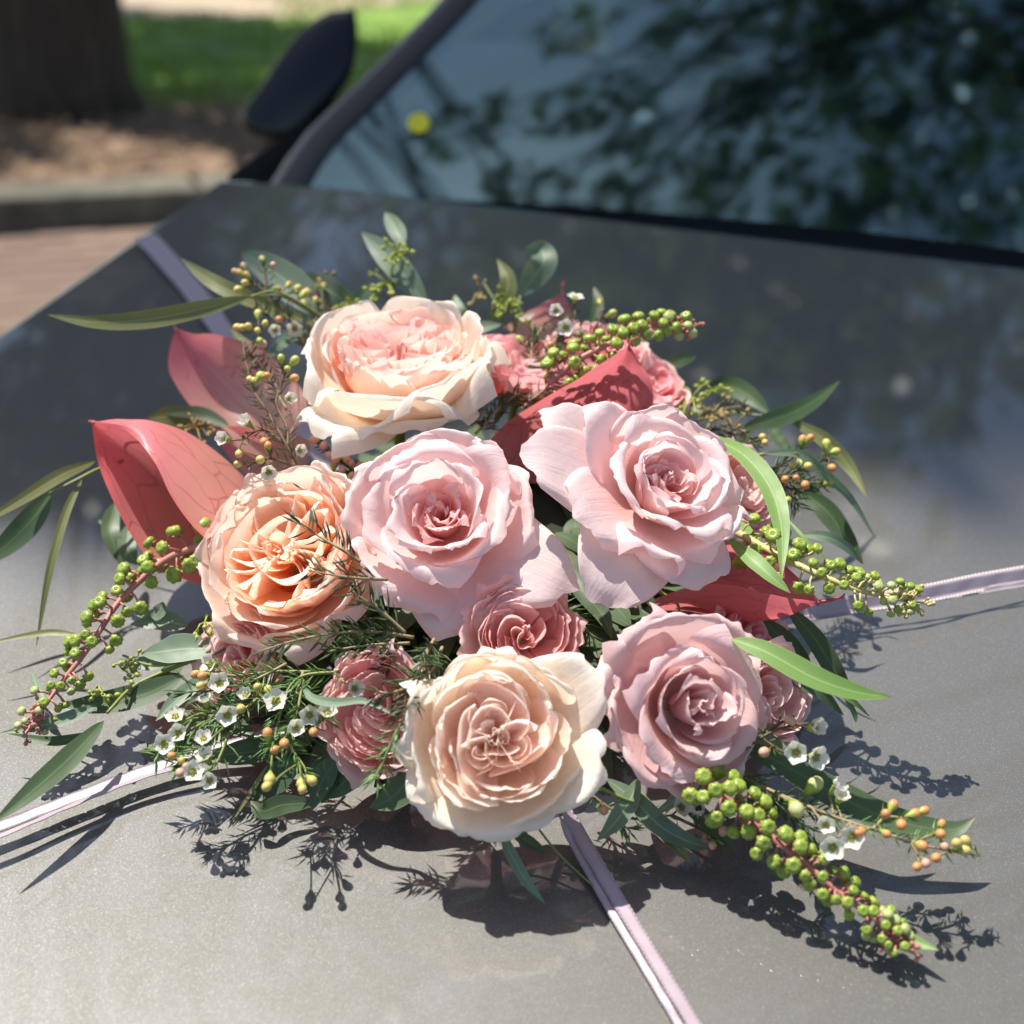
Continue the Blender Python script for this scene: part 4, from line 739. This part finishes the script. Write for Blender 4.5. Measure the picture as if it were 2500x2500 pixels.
def raceme(label, stem, n, r0, spread, seed, taper=.55, tipn=10, smat=STEMP, young=.75):
    rg = random.Random(seed); c = crv([P(*q) for q in stem], 60); T = thing('berry_spike', label, 'berries', c[0], 'green berry spikes'); mb = MB()
    mb.tube(c, np.linspace(.0021, .0009, 60), 8); tg = np.gradient(c, axis=0); tg /= np.linalg.norm(tg, axis=1)[:, None]; ped = MB(); placed = []
    for i in range(n):
        for tr in range(30):
            t = (i + rg.uniform(0, 1)) / n; k = min(59, int(t * 58)); r = r0 * (1 - taper * t) * rg.uniform(.78, 1.1); a = tg[k]; d_ = np.array([rg.gauss(0, 1) for _ in range(3)]); d_ -= a * (d_ @ a); d_ /= np.linalg.norm(d_)
            if d_ @ NB < -.75: continue
            L_ = spread * (1 - .45 * t) * rg.uniform(.75, 1.1); p = c[k] + d_ * L_ + a * L_ * .35
            if all(np.linalg.norm(p - q) > .82 * (r + rq) for q, rq in placed) or tr == 29: break
        placed.append((p, r)); z = d_ * .75 + a * .35 + NB * .35 + (CW - p) / np.linalg.norm(CW - p) * .35 + np.array([rg.gauss(0, .25) for _ in range(3)]); z /= np.linalg.norm(z)
        ped.tube([c[k], c[k] + d_ * L_ * .5 + a * L_ * .1, p - z * r * .6], [.0007, .0006, .0008], 5)
        for q in range(5): # sepals cupping the base
            g = frame(p, z); s_ = g @ Vector((.75 * r * math.cos(q * 1.257), .75 * r * math.sin(q * 1.257), -.55 * r)); ped.ball(s_, r * .3, z, .45, 6, 4)
        inst('berry', BY if t > young and rg.random() < .6 else rg.choice(BM), frame(p, z, r, rg.uniform(0, 6)), T)
    for i in range(tipn):
        t = 1 - .14 * rg.random(); k = min(59, int(t * 59)); d_ = np.array([rg.gauss(0, 1) for _ in range(3)]); d_ /= np.linalg.norm(d_); p = c[k] + d_ * spread * .45 + tg[k] * spread * rg.uniform(0, .5); ped.tube([c[k], p], .0005, 4)
        for q in range(4): ped.ball(p + np.array([rg.gauss(0, 1) for _ in range(3)]) * .0011, rg.uniform(.0008, .0013), None, 1, 6, 4)
    mb.obj('stem', smat, T); ped.obj('pedicels', smat, T)
raceme('green berry spike on a pink stem at the left, pointing down to the corner', [(540, 1318, .085), (427, 1355, .075), (359, 1402, .068), (290, 1470, .06), (246, 1536, .054), (203, 1600, .048), (159, 1655, .042), (110, 1722, .036), (56, 1800, .03)], 60, .0046, .0128, 41, .55, 12)
raceme('green berry spike raised behind the crimson anthurium tip', [(1340, 935, .13), (1410, 880, .14), (1490, 838, .148), (1560, 805, .152), (1620, 795, .152), (1690, 800, .15)], 50, .0040, .0112, 42, .2, 12)
raceme('pale green berry spike pointing right beyond the dark red anthurium', [(1800, 1300, .088), (1880, 1345, .09), (1960, 1385, .092), (2040, 1420, .092), (2110, 1445, .09), (2180, 1458, .089), (2238, 1470, .088)], 58, .0042, .0138, 43, .55, 16, plain('pale_stem', (.5, .44, .18), .5), .6)
raceme('longest green berry spike lying on the bonnet at lower right', [(1700, 1895, .05), (1777, 1954, .044), (1841, 2008, .038), (1928, 2080, .032), (1999, 2138, .027), (2065, 2192, .022), (2131, 2240, .018), (2173, 2280, .015), (2205, 2318, .012)], 76, .0042, .0112, 44, .5, 16)

# ------------------------------------------------------------------ waxflowers
def wax_petal():
    vs, uv = [], []
    for j in range(6):
        v_ = j / 5
        for i in range(7):
            u = i / 3 - 1; wdt = .62 * math.sin(math.pi * (.12 + .80 * v_)) ** .75; r = .22 + .95 * v_ * (1 - .14 * u * u); vs.append((r, u * wdt, .05 + .60 * v_ ** 1.3 + .14 * u * u * v_ + .02 * math.sin(u * 5))); uv.append((u * .5 + .5, v_))
    return me('petal', vs, gridf(6, 7), WHITE, uv)
WP = wax_petal()
m_ = MB(); m_.tube([(0, 0, -.95), (0, 0, -.6), (0, 0, -.2), (0, 0, .08)], [.14, .3, .44, .42], 10)
for q in range(5): a_ = q * 1.2566 + .6; m_.ball((.42 * math.cos(a_), .42 * math.sin(a_), .08), .13, None, 1.1, 6, 4)
WC = me('calyx', m_.v, m_.f, CALYX)
m_ = MB(); m_.tube([(0, 0, .05), (0, 0, .12), (0, 0, .16)], [.34, .3, .05], 10); m_.tube([(0, 0, .1), (0, 0, .5)], [.05, .03], 5)
for q in range(10): a_ = q * .628; m_.tube([(.3 * math.cos(a_), .3 * math.sin(a_), .1), (.34 * math.cos(a_), .34 * math.sin(a_), .28)], .03, 4); m_.ball((.34 * math.cos(a_), .34 * math.sin(a_), .3), .055, None, 1, 5, 4)
WD_ = me('flower_eye', m_.v, m_.f, DISC)
m_ = MB(); m_.ball((0, 0, .35), .62, None, 1.15, 10, 8, 0); m_.tube([(0, 0, -.9), (0, 0, -.45), (0, 0, .1), (0, 0, .25)], [.14, .3, .58, .6], 10, 1)
BU = {}
for nm_, mt in (('o', BUDO), ('y', BUDY), ('g', BUDG), ('p', BUDP), ('w', WHITE)): BU[nm_] = me('bud', m_.v, m_.f, [mt, CALYX], mi=m_.m)
def needles(mb, path, n, L_, rg, w_=.00055, spread=1., t0=.05):
    tg = np.gradient(path, axis=0); tg /= np.linalg.norm(tg, axis=1)[:, None]; m = len(path)
    for i in range(n):
        k = min(m - 1, int((t0 + (1 - t0) * (i + rg.random()) / n) * (m - 1))); a = tg[k]; d_ = np.array([rg.gauss(0, 1) for _ in range(3)]); d_ -= a * (d_ @ a); d_ /= np.linalg.norm(d_); d_ = d_ * spread + a * rg.uniform(.5, 1.0); d_ /= np.linalg.norm(d_)
        l = L_ * rg.uniform(.65, 1.1); p = path[k]; e_ = p + d_ * l + a * l * .12; sd = np.cross(d_, [.3, .5, .8]); sd /= np.linalg.norm(sd); s2 = np.cross(d_, sd); mdp = p + d_ * l * .5
        o = [p, mdp + sd * w_, mdp + s2 * w_ * .7, mdp - sd * w_, mdp - s2 * w_ * .7, e_]; mb.add(o, [(0, 1, 2), (0, 2, 3), (0, 3, 4), (0, 4, 1), (5, 2, 1), (5, 3, 2), (5, 4, 3), (5, 1, 4)])
def wax(label, stems, flowers, buds, seed, nmat=NEED, nn=16, nl=.009, smat=STEMB, fr=.0043, br=.0036, toward=.5, group='waxflower sprigs'):
    rg = random.Random(seed); T = thing('waxflower_sprig', label, 'flowers', P(*stems[0][0]), group); sm = MB(); nd = MB(); allp = []; hs = []
    for st in stems:
        c = crv([P(*q) for q in st], 26); hh = crv([(q[2], 0, 0) for q in st], 26)[:, 0]; sm.tube(c, np.linspace(.0009, .0005, 26), 6); ln = np.linalg.norm(np.diff(c, axis=0), axis=1).sum(); needles(nd, c, int(nn * ln / .05 * 2.2), nl, rg); allp += list(c); hs += list(hh)
    allp = np.array(allp)
    sxy = np.array([pix(p) for p in allp])
    def stalk(x, y, h, r):
        if h is None:
            d2 = ((sxy - np.array([x, y])) ** 2).sum(1); h = hs[int(d2.argmin())] + rg.uniform(.001, .006)
        p = P(x, y, h); d2 = ((sxy - np.array([x, y])) ** 2).sum(1); o = np.argsort(d2)[:8]; q = allp[o[min(len(o) - 1, 3 if d2[o[0]] < 900 else 1)]]; 
        L_ = np.linalg.norm(p - q)
        if L_ > .03: q = p + (q - p) / L_ * .03
        z = p - q; z /= np.linalg.norm(z) + 1e-9; return p, q, z
    for fl in flowers:
        x, y = fl[:2]; h = fl[2] if len(fl) > 2 and fl[2] else None; sc = fr * (fl[3] if len(fl) > 3 else rg.uniform(.9, 1.08)); p, q, z = stalk(x, y, h, sc); tc = (CW - p) / np.linalg.norm(CW - p); z = z * (1 - toward) + tc * toward * 1.1 + NB * .25 + np.array([rg.gauss(0, .22) for _ in range(3)]); z /= np.linalg.norm(z)
        sm.tube(crv([q, (p + q) / 2 - z * sc * .4, p - z * sc * .9], 6), .0005, 5); M = frame(p, z, sc, rg.uniform(0, 6)); ca = inst('flower', WC, M, T); ca.data = WC; ope = rg.uniform(-.3, .4)
        for i in range(5):
            pm = Matrix.Rotation(i * 1.2566 + rg.uniform(-.08, .08), 4, 'Z') @ Matrix.Rotation(-ope + rg.uniform(-.1, .1), 4, 'Y'); o = bpy.data.objects.new('petal', WP); COL.objects.link(o); o.parent = ca; o.matrix_local = pm
        o = bpy.data.objects.new('flower_eye', WD_); COL.objects.link(o); o.parent = ca
    for bd in buds:
        x, y, k = bd[:3]; p, q, z = stalk(x, y, bd[3] if len(bd) > 3 else None, br); z = z + np.array([rg.gauss(0, .15) for _ in range(3)]); z /= np.linalg.norm(z); r = br * rg.uniform(.85, 1.15) * (1.7 if k == 'w' else 1)
        sm.tube(crv([q, (p + q) / 2 + NB * .0008, p - z * r], 6), .00045, 5); inst('bud', BU[k], frame(p, z, r, rg.uniform(0, 6)), T); c = np.array([q, p - z * r]); needles(nd, crv(c, 6), 3, nl * .7, rg)
    sm.obj('stem', smat, T); nd.obj('needle_leaves', nmat, T, smooth=False, kind='stuff'); return T
def pix(p):
    q = TILT.T @ (np.asarray(p) - np.array([0, 0, BON])) + CEN - CAM; z = q @ FW; return (1250 + F * (q @ RT) / z, 1250 - F * (q @ UP) / z)
def B(k, *xy): return [(x, y, k) for x, y in xy]
wax('waxflower sprig with yellow buds rising in front of the upper left anthurium', [
    [(735, 1150, .11), (696, 1080, .122), (650, 1000, .13), (623, 960, .134), (605, 900, .138), (592, 835, .142)],
    [(703, 1090, .12), (700, 1040, .125), (674, 985, .13), (690, 930, .136), (688, 890, .14)], [(605, 870, .138), (625, 845, .14), (633, 800, .144)], [(700, 1085, .12), (640, 1050, .125), (590, 1075, .128)], [(725, 1140, .112), (660, 1120, .118), (620, 1130, .12)]],
    [(605, 1033), (551, 1072), (703, 975), (730, 1100), (656, 1152)], B('y', (609, 924), (632, 922), (620, 935), (585, 799), (596, 800), (630, 770), (645, 793), (629, 806), (583, 1105), (634, 1123), (583, 1134), (608, 800)) + B('g', (687, 879), (716, 884), (700, 900), (634, 830)) + B('o', (714, 924), (647, 918), (645, 1076), (655, 1095)) + B('p', (639, 839)), 51, NEEDD, 14)
wax('waxflower sprig with rosy buds leaning over the olive leaf at the back', [
    [(760, 880, .11), (720, 810, .125), (690, 755, .138), (650, 715, .146), (615, 690, .15)], [(690, 755, .138), (650, 730, .142)], [(650, 715, .146), (650, 680, .152), (648, 650, .156)], [(745, 850, .115), (750, 800, .122), (790, 760, .128)]],
    [(719, 801), (765, 795), (672, 806)], B('p', (641, 634), (665, 647), (674, 706), (576, 664), (596, 652)) + B('o', (703, 697), (605, 674), (588, 668), (683, 780)) + B('y', (601, 692), (585, 706), (723, 706), (740, 720)) + B('p', (752, 716), (770, 735), (790, 700), (742, 740)), 52, NEED, 12)
wax('waxflower sprig with creamy cups beside the raised berry spike', [
    [(1300, 980, .11), (1350, 900, .125), (1375, 840, .135), (1368, 790, .142), (1360, 762, .145)], [(1370, 830, .137), (1400, 780, .143), (1404, 740, .147)], [(1400, 860, .13), (1440, 825, .137), (1470, 765, .14)], [(1265, 930, .11), (1275, 860, .125), (1310, 820, .13)], [(1290, 1000, .105), (1260, 975, .11), (1240, 930, .115)]],
    [(1404, 727), (1357, 759), (1288, 785), (1419, 817), (1382, 800)], B('o', (1464, 739), (1346, 841), (1345, 884)) + B('p', (1323, 968), (1354, 960)) + B('g', (1491, 768), (1330, 990), (1270, 830)) + B('w', (1245, 897)), 53, NEEDD, 16, toward=.15)
wax('waxflower sprig with orange buds beyond the lime leaf at the right', [
    [(1840, 1180, .085), (1900, 1165, .09), (1945, 1165, .092), (1975, 1185, .09)], [(1880, 1150, .09), (1930, 1120, .093), (1960, 1090, .095)], [(1900, 1160, .09), (1980, 1140, .09), (2025, 1110, .09)], [(1780, 1100, .09), (1830, 1080, .095), (1862, 1072, .097)], [(1900, 1180, .085), (1960, 1200, .082), (2010, 1185, .08)]],
    [], B('o', (1958, 1079), (1974, 1074), (1946, 1168), (1966, 1182), (1915, 1172), (2029, 1141)) + B('y', (2018, 1088), (2035, 1104), (1861, 1068), (1866, 1080), (1955, 1130), (1940, 1140), (1970, 1140)) + B('g', (2020, 1180), (1900, 1230), (1925, 1220)), 54, NEED, 26, .008)
wax('waxflower sprig crowded with white cups at the lower left', [
    [(760, 1640, .055), (660, 1640, .056), (580, 1650, .054), (530, 1640, .052)], [(680, 1660, .055), (600, 1730, .052), (520, 1800, .046), (470, 1850, .042), (430, 1870, .04)], [(600, 1740, .05), (500, 1740, .047), (430, 1770, .043)], [(560, 1790, .046), (530, 1860, .042), (500, 1890, .04)]],
    [(515, 1622, None, 1.1), (537, 1668, None, 1.15), (504, 1715), (555, 1746, None, 1.15), (429, 1751, None, 1.05), (498, 1805), (400, 1816), (505, 1852, None, 1.1), (470, 1885), (512, 1905), (436, 1790), (600, 1700, None, .9)], B('o', (483, 1644), (501, 1650), (422, 1849)) + B('y', (493, 1673), (591, 1731), (440, 1860)) + B('p', (455, 1870), (440, 1885)), 55, NEEDL, 24, .012, STEM, .0042)
wax('waxflower sprig hanging down with orange buds under the left spray rose', [
    [(830, 1640, .065), (740, 1650, .064), (700, 1690, .06), (680, 1760, .055), (665, 1830, .05)], [(740, 1660, .063), (725, 1740, .057), (700, 1800, .052), (735, 1860, .047)], [(720, 1690, .06), (770, 1720, .058), (790, 1760, .055)], [(690, 1720, .057), (640, 1700, .056), (620, 1680, .055)]],
    [(675, 1712, None, 1.15), (865, 1682, .066, 1.1), (800, 1742, None, 1.1), (722, 1778), (755, 1745)], B('o', (654, 1798), (675, 1829), (694, 1812), (777, 1743), (766, 1785)) + B('y', (627, 1680), (656, 1688), (659, 1897), (656, 1917), (735, 1908), (738, 1922), (758, 1902)), 56, NEEDL, 26, .012, STEM, .0043, .0040)
wax('waxflower spray of orange buds reaching right over the long dark leaf', [
    [(1820, 1900, .035), (1904, 1940, .038), (2015, 1985, .04), (2090, 2012, .041), (2173, 2038, .04), (2225, 2058, .039), (2314, 2076, .038), (2392, 2090, .036)], [(2130, 2025, .041), (2165, 1995, .043), (2215, 2000, .043)], [(2225, 2058, .039), (2270, 2040, .04), (2300, 2025, .04)], [(2225, 2060, .039), (2245, 2095, .036)]],
    [(2015, 2014, .042), (2082, 2042, .042, 1.1), (2032, 2068, .04, 1.1), (2040, 1927, .045), (2050, 1950, .044)], B('o', (2177, 1971), (2160, 1991), (2227, 1989), (2251, 1981), (2200, 2010), (2160, 2033), (2297, 2018), (2295, 2035), (2245, 2062), (2287, 2093), (2241, 2114), (2105, 2030)) + B('p', (2303, 2062), (2260, 2105)) + B('y', (2361, 2058), (2338, 2064), (2347, 2075)) + B('w', (1982, 1923), (1940, 1970)), 57, NEEDL, 11, .008, STEMT)
wax('waxflower sprig with two open white flowers beside the mauve rose', [
    [(1790, 1850, .05), (1845, 1810, .056), (1900, 1780, .06), (1975, 1765, .062)], [(1860, 1800, .057), (1900, 1830, .055), (1940, 1845, .054)], [(1870, 1790, .058), (1905, 1765, .06), (1925, 1755, .06)]],
    [(1986, 1776, .064, 1.15), (1943, 1836, .06, 1.15), (1990, 1848, .06, 1.15)], B('p', (1924, 1757), (1846, 1782), (1870, 1835), (1935, 1762)), 58, NEEDD, 10, .008)
wax('waxflower bits in the shadow beneath the front roses', [[(1430, 1930, .02), (1500, 1980, .018), (1560, 2000, .017), (1640, 1990, .02)], [(1640, 1990, .02), (1720, 2030, .014), (1765, 2060, .01)]], [(1662, 1972, .025), (1700, 1990, .02)], B('p', (1473, 1976), (1760, 2050), (1765, 2035), (1740, 2060), (1410, 1950)), 59, NEEDL, 12, .008)
wax('spent waxflower heads with magenta rims under the top cream rose', [[(900, 1180, .09), (850, 1140, .10), (800, 1100, .106), (770, 1080, .108)], [(860, 1150, .098), (830, 1160, .098), (790, 1140, .1)]], [], B('p', (790, 1090), (805, 1110), (822, 1120), (840, 1118), (858, 1135), (878, 1140), (815, 1138), (835, 1150), (860, 1160), (890, 1165), (770, 1075)) , 60, plain('needle_brown', (.11, .05, .035), .6), 22, .006)

# needle-leaved sprigs
def nsprig(label, stems, seed, mat=NEED, L_=.014, dens=26):
    rg = random.Random(seed); T = thing('needle_sprig', label, 'leaves', P(*stems[0][0]), 'needle leaved sprigs'); sm = MB(); nd = MB()
    for st in stems:
        c = crv([P(*q) for q in st], 26); sm.tube(c, np.linspace(.0009, .0004, 26), 5); needles(nd, c, int(dens * np.linalg.norm(np.diff(c, axis=0), axis=1).sum() / .03), L_, rg, .0008, 1.0, .12)
    sm.obj('stem', STEMT, T); nd.obj('needle_leaves', mat, T, smooth=False, kind='stuff')
nsprig('needle sprig crossing the heart of the apricot rose', [[(880, 1372, .118), (840, 1345, .123), (780, 1310, .126), (712, 1268, .13)]], 61, NEEDD, dens=24)
nsprig('needle sprig over the lower right petals of the apricot rose', [[(945, 1415, .11), (880, 1412, .116), (820, 1405, .119), (752, 1392, .122)]], 62, NEEDD, dens=24)
nsprig('dark needle sprig below the middle pink rose', [[(990, 1545, .09), (940, 1500, .098), (900, 1470, .103), (858, 1445, .107)]], 63, NEED)
nsprig('long needle sprig running under the apricot rose', [[(1010, 1556, .085), (930, 1544, .09), (850, 1543, .093), (735, 1560, .09), (628, 1592, .084)], [(1000, 1570, .075), (900, 1575, .078), (800, 1590, .076)], [(980, 1580, .07), (960, 1610, .07), (930, 1640, .066)]], 64, NEED, .011, 34)
nsprig('star shaped needle tuft above the left spray rose', [[(1060, 1560, .085), (1040, 1600, .088), (1037, 1625, .09)], [(1080, 1580, .08), (1050, 1640, .08), (1000, 1660, .082)]], 65, NEED, .013, 40)
nsprig('needle sprig lying across the left spray rose', [[(1050, 1640, .08), (1010, 1670, .084), (960, 1690, .085), (920, 1690, .085)], [(1010, 1660, .083), (1000, 1710, .084), (985, 1745, .084)]], 66, NEEDD, .012, 26)
nsprig('needle sprig hanging down the left side of the front cream rose', [[(1000, 1730, .08), (965, 1790, .07), (940, 1850, .058), (920, 1915, .045)]], 67, NEEDL, .012, 34)
nsprig('small needle tuft catching sun under the mauve rose', [[(1500, 1995, .012), (1518, 2012, .014), (1540, 2030, .013)]], 68, NEEDL, .009, 40)
nsprig('needle sprig wedged between the top cream rose and the crimson anthurium', [[(1160, 1060, .105), (1190, 1030, .112), (1230, 985, .118), (1270, 960, .122)], [(1150, 1040, .1), (1175, 1010, .108), (1200, 970, .112)], [(1270, 1000, .115), (1330, 950, .124), (1360, 920, .128)]], 69, NEEDD, .011, 26)
nsprig('feathery sprig among the white cups at the lower left', [[(620, 1690, .05), (540, 1740, .046), (450, 1790, .04), (370, 1850, .034)], [(560, 1730, .046), (500, 1770, .042), (470, 1830, .036)]], 71, NEEDL, .012, 30)
nsprig('feathery dark sprig between the apricot rose and white cups', [[(700, 1620, .06), (620, 1660, .056), (540, 1680, .05), (450, 1690, .045)], [(640, 1650, .056), (600, 1700, .05), (580, 1760, .045)], [(740, 1640, .06), (720, 1720, .052), (740, 1800, .044)]], 72, NEED, .013, 34)
nsprig('feathery green sprig under the orange buds at the right', [[(1850, 1130, .085), (1900, 1170, .086), (1960, 1180, .084), (2020, 1175, .08)], [(1900, 1170, .086), (1930, 1210, .08), (1950, 1240, .075)]], 73, NEED, .010, 32)
nsprig('feathery sprig reaching past the long dark leaf at lower right', [[(1780, 1870, .04), (1870, 1930, .036), (1960, 1970, .034), (2060, 2000, .034)], [(1870, 1930, .036), (1930, 1990, .03), (1990, 2030, .026)]], 74, NEED, .011, 26)
nsprig('feathery sprig behind the upper left waxflower buds', [[(780, 860, .11), (700, 800, .125), (640, 760, .132), (600, 730, .138)], [(700, 1000, .115), (640, 900, .128), (600, 860, .13)]], 75, NEEDD, .010, 24)
sprig('scattered green leaves between the left berry spike and white cups', [([(470, 1560, .03), (400, 1660, .03), (330, 1680, .03)], 44, DARK), ([(520, 1640, .035), (440, 1700, .03), (380, 1760, .026)], 40, EUC), ([(620, 1800, .03), (560, 1770, .03), (490, 1790, .025)], 54, DARK), ([(400, 1470, .05), (380, 1500, .045), (330, 1500, .04)], 36, EUC)])
sprig('dark narrow leaves around the base of the lower right berry spike', [([(1700, 1880, .035), (1780, 1900, .034), (1880, 1930, .03)], 46, DARK), ([(1640, 1930, .025), (1720, 2000, .02), (1800, 2080, .012)], 44, DARK), ([(1820, 1760, .045), (1900, 1830, .04), (1960, 1900, .034)], 40, EUC), ([(1560, 1930, .02), (1620, 2030, .014), (1690, 2110, .008)], 36, OLIVE)])
sprig('small olive leaves filling the gap behind the upper left anthurium', [([(700, 900, .10), (620, 860, .105), (560, 800, .11)], 36, OLIVE), ([(760, 800, .11), (700, 830, .11), (650, 880, .11)], 34, EUC), ([(560, 1040, .075), (480, 1010, .08), (400, 1010, .084)], 40, DARK)])
sprig('fresh green leaves standing up behind the bright spray roses', [([(1500, 860, .1), (1560, 820, .11), (1640, 800, .115)], 40, EUC, dict(up_=.2)), ([(1150, 800, .1), (1120, 760, .11), (1110, 720, .115)], 36, EUC, dict(up_=.1)), ([(1600, 900, .1), (1660, 880, .105), (1700, 870, .105)], 34, DARK, dict(up_=.2)), ([(1440, 800, .11), (1460, 740, .12), (1450, 700, .125)], 26, DARK, dict(up_=.1))])
nsprig('feathery sprig mixed into the tan seed heads at the right', [[(1680, 1080, .09), (1740, 1050, .092), (1800, 1060, .09), (1850, 1090, .086)], [(1700, 1030, .09), (1760, 1000, .092), (1830, 990, .09)]], 76, NEEDD, .009, 30)
nsprig('feathery sprig beside the raised green berries', [[(1330, 880, .125), (1360, 840, .132), (1420, 800, .138)], [(1300, 900, .122), (1300, 840, .13), (1330, 790, .136)]], 77, NEED, .009, 30)
nsprig('feathery sprig in the dark gap below the middle pink rose', [[(1340, 1480, .07), (1400, 1500, .068), (1450, 1560, .064)]], 78, NEED, .011, 34)
# added foam and dark leaves, standing in for darkness between the flowers
fb = thing('dark_filler', 'unseen dark green foam pad added to darken the gaps under the flowers', 'foam', P(1200, 1470, 0)); vs = []; c0 = Q(1200, 1470, 0)
for j in range(9):
    for i in range(32):
        p_ = math.pi * .5 * j / 8; q = 2 * math.pi * i / 32; k = 1 + .05 * nz3(math.cos(q), math.sin(q), j); vs.append(W(c0 + np.array([.11 * math.cos(q) * math.cos(p_) * k, (.13 if math.sin(q) > 0 else .105) * math.sin(q) * math.cos(p_) * k, .002 + .058 * math.sin(p_) * k])))
obj('foam', vs, gridf(9, 32, 0, True), plain('foam_green', (.018, .03, .012), .95), fb)
rg = random.Random(5); v, f, uv = [], [], []
for _ in range(620):
    q = rg.uniform(0, 6.28); k = rg.uniform(.35, 1.12); c_ = c0 + np.array([.125 * k * math.cos(q), .125 * k * math.sin(q), 0]); z0 = .062 * math.sqrt(max(0, 1 - min(1, k) ** 2)) + .008; d_ = np.array([math.cos(q) + rg.gauss(0, .4), math.sin(q) + rg.gauss(0, .4), rg.uniform(-.1, .5)]); d_ /= np.linalg.norm(d_); l = rg.uniform(.022, .04); sd = np.cross(d_, [0, 0, 1]); sd /= np.linalg.norm(sd); o = len(v); wd = rg.uniform(.004, .007)
    for t_ in np.linspace(0, 1, 6):
        for u in (-1, 0, 1): v.append(W(c_ + np.array([0, 0, max(.003, z0 + d_[2] * l * t_ - .012 * t_ * t_)]) + d_ * [1, 1, 0] * l * t_ + sd * u * wd * math.sin(math.pi * min(.98, t_ * .9 + .06)))); uv.append((u * .5 + .5, t_))
    f += gridf(6, 3, o)
obj('filler_leaves', v, f, DARK, None, uv, kind='stuff')
